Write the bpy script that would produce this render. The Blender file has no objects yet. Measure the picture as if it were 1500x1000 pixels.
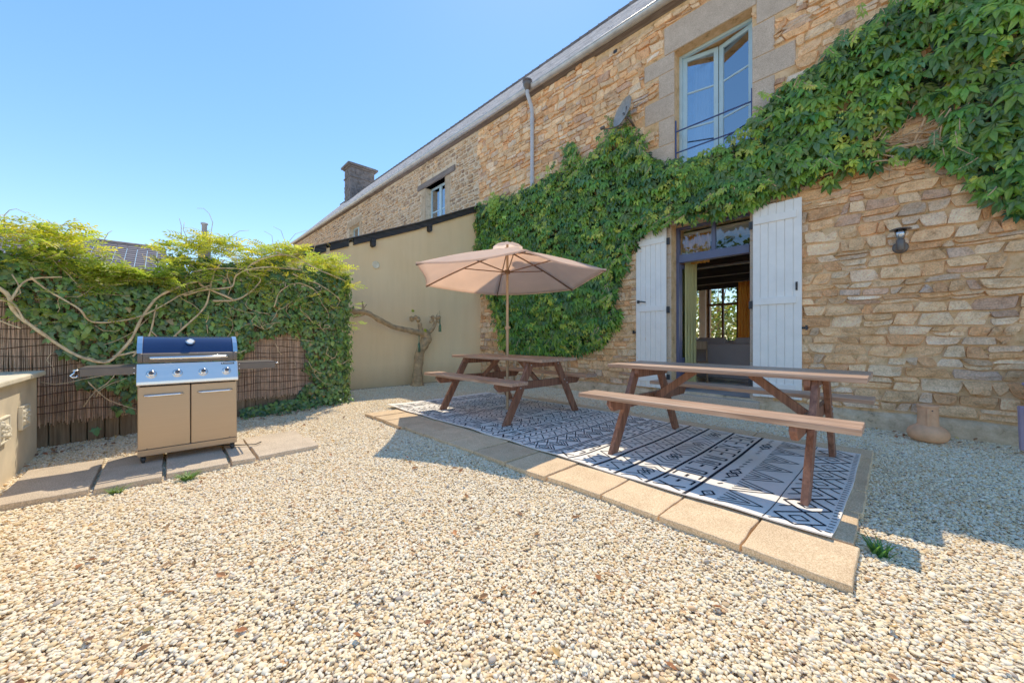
SUN_E, SKY_S, SKY_AIR, SKY_DUST, SKY_OZ, SKY_SAT, GAM = 4.4, 0.24, 1.0, 0.1, 1.35, 1.24, 1.22
import bpy, math, random
from mathutils import Vector, Matrix, noise
R = math.radians
sc = bpy.context.scene
col = sc.collection
rnd = random.Random(7)
U = rnd.uniform

# ------------------------------------------------------------------ helpers
def wloc(o):
    v = Vector((0, 0, 0))
    while o is not None:
        v += o.location
        o = o.parent
    return v

class MB:
    """collects geometry, builds ONE mesh object"""
    def __init__(s):
        s.v = []; s.f = []; s.m = []; s.c = []; s.col = (1, 1, 1); s.mi = 0; s.M = None
    def add(s, vs, fs):
        b = len(s.v)
        if s.M is not None:
            vs = [tuple(s.M @ Vector(p)) for p in vs]
        s.v.extend(vs)
        s.c.extend([s.col] * len(vs))
        for f in fs:
            s.f.append(tuple(i + b for i in f)); s.m.append(s.mi)
    def box(s, x0, x1, y0, y1, z0, z1, zt=None):
        # zt: optional top z at x1 (sloped top)
        zb = z1 if zt is None else zt
        s.add([(x0,y0,z0),(x1,y0,z0),(x1,y1,z0),(x0,y1,z0),(x0,y0,z1),(x1,y0,zb),(x1,y1,zb),(x0,y1,z1)],
              [(0,3,2,1),(4,5,6,7),(0,1,5,4),(1,2,6,5),(2,3,7,6),(3,0,4,7)])
    def bar(s, a, b, w, h, up=(0,0,1)):
        a = Vector(a); b = Vector(b); d = (b - a).normalized(); up = Vector(up)
        sx = d.cross(up)
        if sx.length < 1e-5: sx = Vector((1,0,0))
        sx.normalize(); uz = sx.cross(d)
        vs = []
        for p in (a, b):
            for i, j in ((-1,-1),(1,-1),(1,1),(-1,1)):
                vs.append(tuple(p + sx*i*w/2 + uz*j*h/2))
        s.add(vs, [(0,1,2,3),(7,6,5,4),(0,4,5,1),(1,5,6,2),(2,6,7,3),(3,7,4,0)])
    def tube(s, pts, rad, n=8, cap=True):
        pts = [Vector(p) for p in pts]
        k = len(pts)
        if not hasattr(rad, '__len__'): rad = [rad] * k
        vs = []; fs = []
        prev = None
        for i, p in enumerate(pts):
            d = (pts[min(i+1,k-1)] - pts[max(i-1,0)])
            if d.length < 1e-9: d = Vector((0,0,1))
            d.normalize()
            if prev is None:
                a = d.orthogonal().normalized()
            else:
                a = prev - d * prev.dot(d)
                a = a.normalized() if a.length > 1e-6 else d.orthogonal().normalized()
            prev = a; b = d.cross(a)
            for j in range(n):
                t = 2*math.pi*j/n
                vs.append(tuple(p + (a*math.cos(t) + b*math.sin(t))*rad[i]))
        for i in range(k-1):
            for j in range(n):
                j2 = (j+1) % n
                fs.append((i*n+j, i*n+j2, (i+1)*n+j2, (i+1)*n+j))
        if cap:
            fs.append(tuple(range(n-1,-1,-1))); fs.append(tuple((k-1)*n+j for j in range(n)))
        s.add(vs, fs)
    def lathe(s, prof, c=(0,0,0), n=24, axis='z'):
        vs = []; fs = []
        for r, h in prof:
            for j in range(n):
                t = 2*math.pi*j/n
                x, y = r*math.cos(t), r*math.sin(t)
                if axis == 'z': p = (c[0]+x, c[1]+y, c[2]+h)
                elif axis == 'y': p = (c[0]+x, c[1]+h, c[2]+y)
                else: p = (c[0]+h, c[1]+x, c[2]+y)
                vs.append(p)
        k = len(prof)
        for i in range(k-1):
            for j in range(n):
                j2 = (j+1) % n
                fs.append((i*n+j, i*n+j2, (i+1)*n+j2, (i+1)*n+j))
        if prof[0][0] > 1e-6: fs.append(tuple(range(n-1,-1,-1)))
        if prof[-1][0] > 1e-6: fs.append(tuple((k-1)*n+j for j in range(n)))
        s.add(vs, fs)
    def prism(s, poly, x0, x1):
        """poly in (y,z), extruded along x"""
        n = len(poly)
        vs = [(x0,p[0],p[1]) for p in poly] + [(x1,p[0],p[1]) for p in poly]
        fs = [tuple(range(n-1,-1,-1)), tuple(range(n,2*n))] + [(i,(i+1)%n,n+(i+1)%n,n+i) for i in range(n)]
        s.add(vs, fs)
    def prism_y(s, poly, y0, y1):
        n = len(poly)
        vs = [(p[0],y0,p[1]) for p in poly] + [(p[0],y1,p[1]) for p in poly]
        fs = [tuple(range(n)), tuple(range(2*n-1,n-1,-1))] + [(i,n+i,n+(i+1)%n,(i+1)%n) for i in range(n)]
        s.add(vs, fs)
    def build(s, name, mat, parent=None, smooth=False, bevel=0, world=True, auto=None, segs=2):
        me = bpy.data.meshes.new(name)
        off = wloc(parent) if (parent is not None and world) else Vector((0,0,0))
        vs = s.v if off.length < 1e-9 else [(x-off.x, y-off.y, z-off.z) for x, y, z in s.v]
        me.from_pydata(vs, [], s.f)
        mats = mat if isinstance(mat, (list, tuple)) else [mat]
        for m in mats: me.materials.append(m)
        if len(mats) > 1: me.polygons.foreach_set('material_index', s.m)
        ca = me.color_attributes.new('Col', 'FLOAT_COLOR', 'POINT')
        flat = []
        for c in s.c: flat.extend((c[0], c[1], c[2], 1.0))
        ca.data.foreach_set('color', flat)
        if smooth: me.polygons.foreach_set('use_smooth', [True]*len(me.polygons))
        me.update()
        o = bpy.data.objects.new(name, me)
        col.objects.link(o)
        if parent is not None: o.parent = parent
        if bevel:
            b = o.modifiers.new('bevel', 'BEVEL'); b.width = bevel; b.segments = segs; b.limit_method = 'ANGLE'; b.angle_limit = R(40)
            b.harden_normals = False
        if auto:
            # smooth with sharp edges
            me.polygons.foreach_set('use_smooth', [True]*len(me.polygons))
            try: me.set_sharp_from_angle(angle=R(auto))
            except Exception: pass
        return o

def tag(o, label=None, cat=None, group=None, kind=None):
    if label: o['label'] = label
    if cat: o['category'] = cat
    if group: o['group'] = group
    if kind: o['kind'] = kind
    return o
def thing(name, loc, label, cat, group=None, rz=0):
    o = bpy.data.objects.new(name, None); col.objects.link(o)
    o.empty_display_size = 0.2
    o.location = loc; o.rotation_euler = (0, 0, rz)
    return tag(o, label, cat, group)
def copy_tree(o, parent=None):
    c = o.copy(); col.objects.link(c)
    if parent is not None: c.parent = parent
    for ch in [k for k in col.objects if k.parent == o]:
        copy_tree(ch, c)
    return c
def inpoly(x, y, P):
    c = False; n = len(P); j = n-1
    for i in range(n):
        xi, yi = P[i]; xj, yj = P[j]
        if (yi > y) != (yj > y) and x < (xj-xi)*(y-yi)/(yj-yi)+xi: c = not c
        j = i
    return c

# ------------------------------------------------------------------ materials
class NT:
    def __init__(s, name):
        s.mat = bpy.data.materials.new(name); s.mat.use_nodes = True
        s.t = s.mat.node_tree; s.n = s.t.nodes
        s.b = s.n['Principled BSDF']; s.out = s.n['Material Output']
    def new(s, t, **k):
        n = s.n.new(t)
        for a, v in k.items():
            if a.startswith('i_'): n.inputs[a[2:].replace('_', ' ')].default_value = v
            else: setattr(n, a, v)
        return n
    def link(s, a, b): s.t.links.new(a, b)
    def coord(s, scale=(1,1,1), space='Object', rot=(0,0,0)):
        c = s.new('ShaderNodeTexCoord'); m = s.new('ShaderNodeMapping')
        m.inputs['Scale'].default_value = scale; m.inputs['Rotation'].default_value = rot
        s.link(c.outputs[space], m.inputs[0]); return m.outputs[0]
    def noise(s, vec, scale, detail=4, rough=.6, dist=0):
        n = s.new('ShaderNodeTexNoise'); n.inputs['Scale'].default_value = scale
        n.inputs['Detail'].default_value = detail; n.inputs['Roughness'].default_value = rough; n.inputs['Distortion'].default_value = dist
        if vec is not None: s.link(vec, n.inputs['Vector'])
        return n.outputs[0]
    def ramp(s, fac, stops):
        r = s.new('ShaderNodeValToRGB'); e = r.color_ramp.elements
        e[0].position, e[0].color = stops[0][0], (*stops[0][1], 1)
        e[1].position, e[1].color = stops[-1][0], (*stops[-1][1], 1)
        for p, c in stops[1:-1]:
            k = e.new(p); k.color = (*c, 1)
        s.link(fac, r.inputs[0]); return r.outputs[0]
    def mix(s, fac, a, b, mode='MIX'):
        m = s.new('ShaderNodeMix', data_type='RGBA', blend_type=mode)
        for sock, v in ((m.inputs[0], fac), (m.inputs[6], a), (m.inputs[7], b)):
            if isinstance(v, (int, float)): sock.default_value = v
            elif isinstance(v, tuple): sock.default_value = (*v, 1)
            else: s.link(v, sock)
        return m.outputs[2]
    def attr(s, name='Col'):
        a = s.new('ShaderNodeAttribute'); a.attribute_name = name; return a.outputs['Color']
    def bump(s, h, strength=.5, dist=.01):
        b = s.new('ShaderNodeBump'); b.inputs['Strength'].default_value = strength; b.inputs['Distance'].default_value = dist
        s.link(h, b.inputs['Height']); s.link(b.outputs[0], s.b.inputs['Normal']); return b
    def set(s, color=None, rough=None, metal=None, spec=None):
        if color is not None:
            if isinstance(color, tuple): s.b.inputs['Base Color'].default_value = (*color, 1)
            else: s.link(color, s.b.inputs['Base Color'])
        if rough is not None:
            if isinstance(rough, (int, float)): s.b.inputs['Roughness'].default_value = rough
            else: s.link(rough, s.b.inputs['Roughness'])
        if metal is not None: s.b.inputs['Metallic'].default_value = metal
        if spec is not None: s.b.inputs['Specular IOR Level'].default_value = spec
        return s.mat

def m_simple(name, color, rough=.5, metal=0, var=.12, scale=6, bump=.05, spec=None):
    t = NT(name); v = t.coord()
    n = t.noise(v, scale, 5)
    dark = tuple(c*(1-var*1.6) for c in color); lite = tuple(min(1, c*(1+var)) for c in color)
    c = t.ramp(n, [(.3, dark), (.7, lite)])
    if bump: t.bump(t.noise(v, scale*12, 3), bump, .003)
    return t.set(c, rough, metal, spec)

def m_leaf(name, trans=.35, rough=.42, mul=1.0):
    t = NT(name); v = t.coord()
    c = t.attr()
    n = t.noise(v, 25, 3)
    c2 = t.mix(1.0, c, t.ramp(n, [(.25, (.75*mul,.75*mul,.75*mul)), (.75, (1.15*mul,1.15*mul,1.1*mul))]), 'MULTIPLY')
    t.set(c2, rough, spec=.45)
    tr = t.new('ShaderNodeBsdfTranslucent'); t.link(t.mix(1.0, c2, (1.25, 1.3, .6), 'MULTIPLY'), tr.inputs[0])
    ms = t.new('ShaderNodeMixShader'); ms.inputs[0].default_value = trans
    t.link(t.b.outputs[0], ms.inputs[1]); t.link(tr.outputs[0], ms.inputs[2]); t.link(ms.outputs[0], t.out.inputs[0])
    return t.mat

def m_stone(name, bumpd=.012, grain=1.0):
    t = NT(name); v = t.coord()
    c = t.attr()
    n1 = t.noise(v, 9, 6, .65); n2 = t.noise(v, 60, 4, .7); n3 = t.noise(v, 2.2, 3)
    c = t.mix(1.0, c, t.ramp(n1, [(.28, (.66,.56,.47)), (.46, (1.08,1.04,1.0)), (.7, (1.38,1.34,1.3))]), 'MULTIPLY')
    c = t.mix(grain, c, t.ramp(n2, [(.3, (.62,.58,.54)), (.7, (1.22,1.22,1.22))]), 'MULTIPLY')
    c = t.mix(.5, c, t.ramp(n3, [(.35, (.8,.74,.66)), (.6, (1.1,1.08,1.05))]), 'MULTIPLY')
    a = t.new('ShaderNodeMath', operation='MULTIPLY_ADD'); t.link(n1, a.inputs[0]); a.inputs[1].default_value = 1.2; t.link(n2, a.inputs[2])
    vs = t.coord((3, 3, 9)); n4 = t.noise(vs, 6, 5, .7)
    a2 = t.new('ShaderNodeMath', operation='ADD'); t.link(a.outputs[0], a2.inputs[0]); t.link(n4, a2.inputs[1])
    t.bump(a2.outputs[0], .9, bumpd)
    return t.set(c, .9, spec=.2)

def m_mortar(name, c0, c1):
    t = NT(name); v = t.coord()
    c = t.ramp(t.noise(v, 7, 7, .75), [(.32, tuple(x*.4 for x in c0)), (.42, c0), (.62, c1)])  # dark zones put the shade of deep cracks into the colour
    t.bump(t.noise(v, 35, 6, .75), 1.0, .02)
    return t.set(c, .95, spec=.1)

def m_granite(name, c0, c1, spot=.5):
    t = NT(name); v = t.coord()
    oi = t.new('ShaderNodeObjectInfo')
    n = t.noise(v, 130, 3, .8); big = t.noise(v, 5, 5)
    c = t.ramp(n, [(.32, tuple(x*.55 for x in c0)), (.45, c0), (.62, c1), (.75, tuple(min(1,x*1.25) for x in c1))])
    c = t.mix(.7, c, t.ramp(big, [(.3, (.78,.74,.7)), (.7, (1.12,1.1,1.08))]), 'MULTIPLY')
    c = t.mix(.8, c, t.ramp(oi.outputs['Random'], [(0, (.86,.84,.82)), (1, (1.1,1.08,1.05))]), 'MULTIPLY')
    t.bump(n, .5, .004)
    return t.set(c, .85, spec=.25)

def m_wood(name, c0, c1, rough=.55, axis=0, sc=1.0):
    t = NT(name)
    s = [26*sc, 26*sc, 26*sc]; s[axis] = 1.2*sc
    v = t.coord(tuple(s))
    n = t.noise(v, 1.3, 8, .65, .6); big = t.noise(t.coord(), 3, 3)
    c = t.ramp(n, [(.28, tuple(x*.6 for x in c0)), (.45, c0), (.68, c1)])
    c = t.mix(.6, c, t.ramp(big, [(.3, (.75,.75,.75)), (.7, (1.15,1.1,1.05))]), 'MULTIPLY')
    t.bump(n, .35, .004)
    return t.set(c, rough, spec=.35)

M = {}
M['stone'] = m_stone('rubble_stone')
M['stone_far'] = m_stone('rubble_stone_far', .02)
M['mortar'] = m_mortar('lime_mortar', (.70,.42,.19), (.90,.60,.33))
M['mortar_grey'] = m_mortar('grey_mortar', (.64,.48,.31), (.84,.66,.46))
M['plinth'] = m_mortar('plinth_render', (.62,.43,.25), (.84,.62,.39))
M['granite'] = m_granite('grey_granite', (.52,.41,.31), (.72,.58,.45))
M['patio'] = m_granite('patio_slab', (.66,.46,.26), (.90,.70,.45))
M['grillslab'] = m_granite('grill_slab', (.50,.41,.30), (.72,.60,.46))

def m_render():
    t = NT('beige_render'); v = t.coord()
    c = t.ramp(t.noise(v, .9, 5, .6), [(.3, (.97,.66,.34)), (.7, (1.0,.73,.41))])
    st = t.noise(t.coord((1,2.2,.25)), 2.0, 6, .7)
    c = t.mix(.25, c, t.ramp(st, [(.35, (.8,.78,.74)), (.6, (1.04,1.04,1.04))]), 'MULTIPLY')
    # darker towards the base
    sx = t.new('ShaderNodeSeparateXYZ'); t.link(t.coord(), sx.inputs[0])
    mr = t.new('ShaderNodeMapRange'); t.link(sx.outputs[2], mr.inputs[0]); mr.inputs[1].default_value = 0; mr.inputs[2].default_value = .5; mr.inputs[3].default_value = .7; mr.inputs[4].default_value = 1
    ad = t.new('ShaderNodeMath', operation='MULTIPLY'); t.link(mr.outputs[0], ad.inputs[0]); ad.inputs[1].default_value = 1
    cmb = t.new('ShaderNodeCombineXYZ'); [t.link(ad.outputs[0], cmb.inputs[i]) for i in range(3)]
    c = t.mix(1.0, c, cmb.outputs[0], 'MULTIPLY')
    t.bump(t.noise(v, 90, 3), .35, .003)
    return t.set(c, .92, spec=.15)
M['render'] = m_render()
M['cream'] = m_simple('cream_render', (.74,.61,.41), .9, 0, .12, 3, .4)
M['cap'] = m_simple('cream_coping', (.8,.7,.5), .85, 0, .14, 4, .3)

def m_slate(name, c0, c1, sx=1, sy=1):
    t = NT(name); v = t.coord()
    c = t.attr()
    c = t.mix(1.0, c, t.ramp(t.noise(v, 5, 6, .7), [(.3, c0), (.7, c1)]), 'MULTIPLY')
    t.bump(t.noise(v, 30, 4), .4, .01)
    return t.set(c, .55, spec=.5)
M['slate'] = m_slate('slate_tiles', (.8,.78,.76), (1.25,1.2,1.18))
M['zinc'] = m_simple('zinc_metal', (.55,.56,.57), .42, .6, .15, 5, .1)
M['pvc'] = m_simple('grey_pipe', (.5,.52,.56), .4, 0, .06, 5, .02)
M['shutter'] = m_simple('white_shutter_paint', (.95,.90,.83), .45, 0, .04, 5, .08)
M['navy'] = m_simple('navy_frame_paint', (.075,.085,.17), .35, 0, .1, 6, .05)
M['navyrail'] = m_simple('blue_rail_paint', (.03,.05,.17), .35, 0, .1, 6, .03)
M['winblue'] = m_simple('pale_blue_frame_paint', (.44,.62,.70), .45, 0, .06, 6, .05)
M['black'] = m_simple('black_iron', (.03,.03,.033), .5, .3, .1, 10, .1)
M['blackwood'] = m_wood('tarred_timber', (.02,.02,.022), (.055,.05,.05), .7, 1)
M['lintelwood'] = m_wood('grey_oak', (.16,.12,.1), (.28,.23,.19), .8, 0)
M['beam'] = m_wood('dark_beam', (.015,.012,.01), (.05,.04,.03), .7, 0)
M['chimney'] = m_simple('dark_chimney_stone', (.15,.13,.125), .9, 0, .3, 4, .6)
M['wood'] = m_wood('brown_stained_timber_lit', (.38,.22,.14), (.62,.43,.31), .42, 0)  # planks paler than the legs, sunlight put into the colour
M['wood_y'] = m_wood('brown_stained_timber_shade', (.19,.075,.04), (.34,.15,.085), .55, 2)  # legs and beams of the same timber, shade put into the colour
M['pole'] = m_wood('umbrella_pole_wood', (.42,.27,.15), (.6,.42,.26), .5, 2)
M['rib'] = m_wood('umbrella_rib_wood', (.16,.08,.04), (.26,.14,.08), .5, 0)
M['bark'] = m_simple('pollard_bark', (.46,.29,.14), .9, 0, .3, 11, 1.0)
M['vine'] = m_simple('vine_bark', (.80,.55,.30), .85, 0, .3, 18, .5)
M['twig'] = m_simple('creeper_twig', (.62,.38,.2), .85, 0, .3, 18, .5)
M['board'] = m_wood('old_board', (.2,.13,.07), (.34,.24,.14), .85, 2)
def m_attr(name, rough=.8, b=.4, spec=.2):
    t = NT(name); v = t.coord()
    c = t.mix(1.0, t.attr(), t.ramp(t.noise(v, 14, 5, .7), [(.3, (.7,.7,.7)), (.7, (1.2,1.2,1.2))]), 'MULTIPLY')
    t.bump(t.noise(v, 60, 3), b, .003)
    return t.set(c, rough, spec=spec)
M['reed'] = m_attr('reed_screen')
M['wire'] = m_simple('rusty_wire', (.13,.06,.035), .7, .2, .2, 20, .2)
M['leaf'] = m_leaf('creeper_leaf', .3, .38)
M['ivy'] = m_leaf('ivy_leaf', .2, .35)
M['wist'] = m_leaf('wisteria_leaf', .5, .5)
M['grass'] = m_leaf('grass_blade', .4, .5)
M['terracotta'] = m_simple('terracotta', (.80,.40,.20), .8, 0, .14, 9, .3)
M['lilac'] = m_simple('lilac_plastic', (.36,.28,.40), .45, 0, .05, 5, .02)
M['rubber'] = m_simple('black_rubber', (.02,.02,.02), .6, 0, .1, 10, .1)
M['dark_metal'] = m_simple('dark_painted_steel', (.12,.095,.08), .4, .3, .1, 6, .03)
def m_brushed(name, c, rough=.3, ax=0, metal=1):
    t = NT(name); s = [160,160,160]; s[ax] = 2
    n = t.noise(t.coord(tuple(s)), 1.5, 3)
    cc = t.ramp(n, [(.3, tuple(x*.93 for x in c)), (.7, c)])
    rr = t.new('ShaderNodeMapRange'); t.link(n, rr.inputs[0]); rr.inputs[3].default_value = rough*.85; rr.inputs[4].default_value = rough*1.2
    t.bump(n, .04, .001)
    return t.set(cc, rr.outputs[0], metal)
M['steel'] = m_brushed('brushed_steel', (.92,.88,.84), .36)
M['door_steel'] = m_brushed('satin_steel_door', (.40,.30,.215), .3, 0, .8)
M['chrome'] = m_brushed('chrome', (.85,.84,.83), .14)
M['lid'] = m_simple('sky_tinted_enamel', (.015,.035,.11), .16, .3, .05, 4, 0)  # blue of the reflected sky put into the dark lid's colour
M['green_glass'] = None
t = NT('green_bottle_glass'); t.set((.12,.26,.17), .08); t.b.inputs['Transmission Weight'].default_value = .7; t.b.inputs['IOR'].default_value = 1.3; M['green_glass'] = t.mat
t = NT('window_glass')
gl = t.new('ShaderNodeBsdfGlossy'); gl.inputs[1].default_value = .01; gl.inputs[0].default_value = (.9,.93,1,1)
tp = t.new('ShaderNodeBsdfTransparent'); tp.inputs[0].default_value = (.88,.92,.93,1)
fr = t.new('ShaderNodeFresnel'); fr.inputs[0].default_value = 1.75
wv = t.new('ShaderNodeBump'); wv.inputs['Strength'].default_value = .06; wv.inputs['Distance'].default_value = .02
t.link(t.noise(t.coord(), 3, 2), wv.inputs['Height']); t.link(wv.outputs[0], gl.inputs['Normal'])
mr = t.new('ShaderNodeMapRange'); t.link(fr.outputs[0], mr.inputs[0]); mr.inputs[1].default_value = 0; mr.inputs[2].default_value = .6; mr.inputs[3].default_value = .28; mr.inputs[4].default_value = 1
ms = t.new('ShaderNodeMixShader'); t.link(mr.outputs[0], ms.inputs[0]); t.link(tp.outputs[0], ms.inputs[1]); t.link(gl.outputs[0], ms.inputs[2]); t.link(ms.outputs[0], t.out.inputs[0])
M['glass'] = t.mat
t.mat.name = 'window_glass'
M['glass_clear'] = t.mat.copy(); M['glass_clear'].name = 'door_glass'
for n_ in M['glass_clear'].node_tree.nodes:
    if n_.type == 'MAP_RANGE': n_.inputs[3].default_value = .02; n_.inputs[4].default_value = .35
def m_fabric(name, c, trans=.3, scale=260, bumpv=.25):
    t = NT(name); v = t.coord()
    cc = t.ramp(t.noise(v, 2.5, 4), [(.3, tuple(x*.9 for x in c)), (.7, c)])
    t.bump(t.noise(v, scale, 2), bumpv, .002); t.set(cc, .9, spec=.1)
    if trans:
        tr = t.new('ShaderNodeBsdfTranslucent'); t.link(cc, tr.inputs[0])
        ms = t.new('ShaderNodeMixShader'); ms.inputs[0].default_value = trans
        t.link(t.b.outputs[0], ms.inputs[1]); t.link(tr.outputs[0], ms.inputs[2]); t.link(ms.outputs[0], t.out.inputs[0])
    return t.mat
M['canopy'] = m_fabric('parasol_canvas', (1.0,.80,.66), .6)
M['rug_white'] = m_fabric('rug_white', (.94,.88,.79), 0, 180, .5)
M['rug_black'] = m_fabric('rug_black', (.022,.022,.03), 0, 180, .5)
M['curtain_orange'] = m_fabric('orange_curtain', (.9,.45,.10), .5)
M['curtain_lit'] = m_fabric('lit_curtain_lining', (.8,.72,.32), .35)  # same curtain as the orange top, its lit lining put into the colour
M['voile'] = m_fabric('white_voile', (.85,.85,.86), .5)
M['sofa'] = m_fabric('dark_grey_sofa_fabric', (.34,.29,.28), 0)
M['interior'] = m_simple('interior_plaster', (.92,.8,.64), .9, 0, .08, 3, .1)
M['tile'] = m_simple('floor_tiles', (.6,.62,.64), .25, 0, .08, 3, .05)
M['redwood'] = m_wood('red_ceiling_boards', (.3,.12,.06), (.45,.2,.1), .5, 0)
M['brownwood'] = m_wood('window_hardwood', (.1,.05,.03), (.2,.1,.06), .5, 2)
M['dish'] = m_simple('weathered_dish', (.32,.30,.27), .6, .2, .2, 8, .1)
M['yellow'] = m_simple('yellow_green_leaf', (.5,.55,.05), .6)
M['dryleaf'] = m_attr('dry_leaf', .8, .3)
M['badge_white'] = m_simple('badge_print', (.8,.8,.8), .4)
# ------------------------------------------------------------------ ground
YW = 6.6                       # face of the house wall
GZ = -0.05                     # gravel bed level
def gh(x, y):                  # gravel height
    h = GZ + .014*noise.noise(Vector((x*1.1, y*1.1, 0))) + .006*noise.noise(Vector((x*4, y*4, 3)))
    if x < -7.2: h += .03*min(1, (-7.2-x)/.8)
    return h
def ground_mat():
    t = NT('gravel_bed'); v = t.coord()
    vo = t.new('ShaderNodeTexVoronoi'); vo.inputs['Scale'].default_value = 42; t.link(v, vo.inputs['Vector'])
    c = t.ramp(vo.outputs['Color'], [(.1, (.45,.32,.18)), (.45, (.66,.52,.34)), (.9, (.8,.7,.54))])
    c = t.mix(.75, c, t.ramp(vo.outputs['Distance'], [(.0, (1,1,1)), (.75, (.3,.25,.2))]), 'MULTIPLY')
    inv = t.new('ShaderNodeMath', operation='SUBTRACT'); inv.inputs[0].default_value = 1; t.link(vo.outputs['Distance'], inv.inputs[1])
    t.bump(inv.outputs[0], .8, .015)
    return t.set(c, .95, spec=.1)
M['ground'] = ground_mat()
g = MB()
xs = [-200,-60,-20,-12] + [-10 + .25*i for i in range(53)] + [6,20,60,200]
ys = [-200,-60,-20,-8] + [-4 + .25*i for i in range(43)] + [8,14,40,300]
nx, ny = len(xs), len(ys)
vs = [(x, y, gh(x, y)-.004) for y in ys for x in xs]
g.add(vs, [(j*nx+i, j*nx+i+1, (j+1)*nx+i+1, (j+1)*nx+i) for j in range(ny-1) for i in range(nx-1)])
tag(g.build('gravel_ground', M['ground'], smooth=True), kind='structure')

# loose pebbles: uncountable, real stones laid over the bed
def pebble_mat():
    t = NT('pebble'); a = t.new('ShaderNodeAttribute'); a.attribute_type = 'INSTANCER'; a.attribute_name = 'tint'
    c = t.ramp(a.outputs['Fac'], [(0, (.42,.36,.30)), (.02, (.52,.36,.20)), (.06, (.78,.53,.25)), (.20, (.86,.66,.37)), (.42, (.90,.76,.50)), (.66, (.92,.81,.59)), (.9, (.94,.87,.70)), (1.0, (.64,.38,.18))])
    v = t.coord(); n = t.noise(v, 55, 4)
    c = t.mix(.6, c, t.ramp(n, [(.3, (.78,.72,.64)), (.7, (1.12,1.12,1.12))]), 'MULTIPLY')
    return t.set(c, .62, spec=.3)
M['pebble'] = pebble_mat()
pb = MB()
st = .25
for i in range(int(12.5/st)):
    for j in range(int(9.3/st)):
        x = -9.1 + i*st; y = -2.7 + j*st
        d = .728*-(x+st/2) + .686*(y+st/2)
        if d < .35: continue
        u = .686*(x+st/2) + .728*(y+st/2)
        if abs(u) > 1.55*d + .7: continue
        if y + st > YW + .02: continue
        if x < -8.32: continue
        if -5.2 < x < -.55 and 2.6 < y < 4.7: continue
        pb.add([(x,y,gh(x,y)),(x+st,y,gh(x+st,y)),(x+st,y+st,gh(x+st,y+st)),(x,y+st,gh(x,y+st))], [(0,1,2,3)])
po = pb.build('loose_pebbles', M['pebble'])
tag(po, 'rounded cream and ochre pebbles covering the whole courtyard', 'gravel', kind='stuff')
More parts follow.
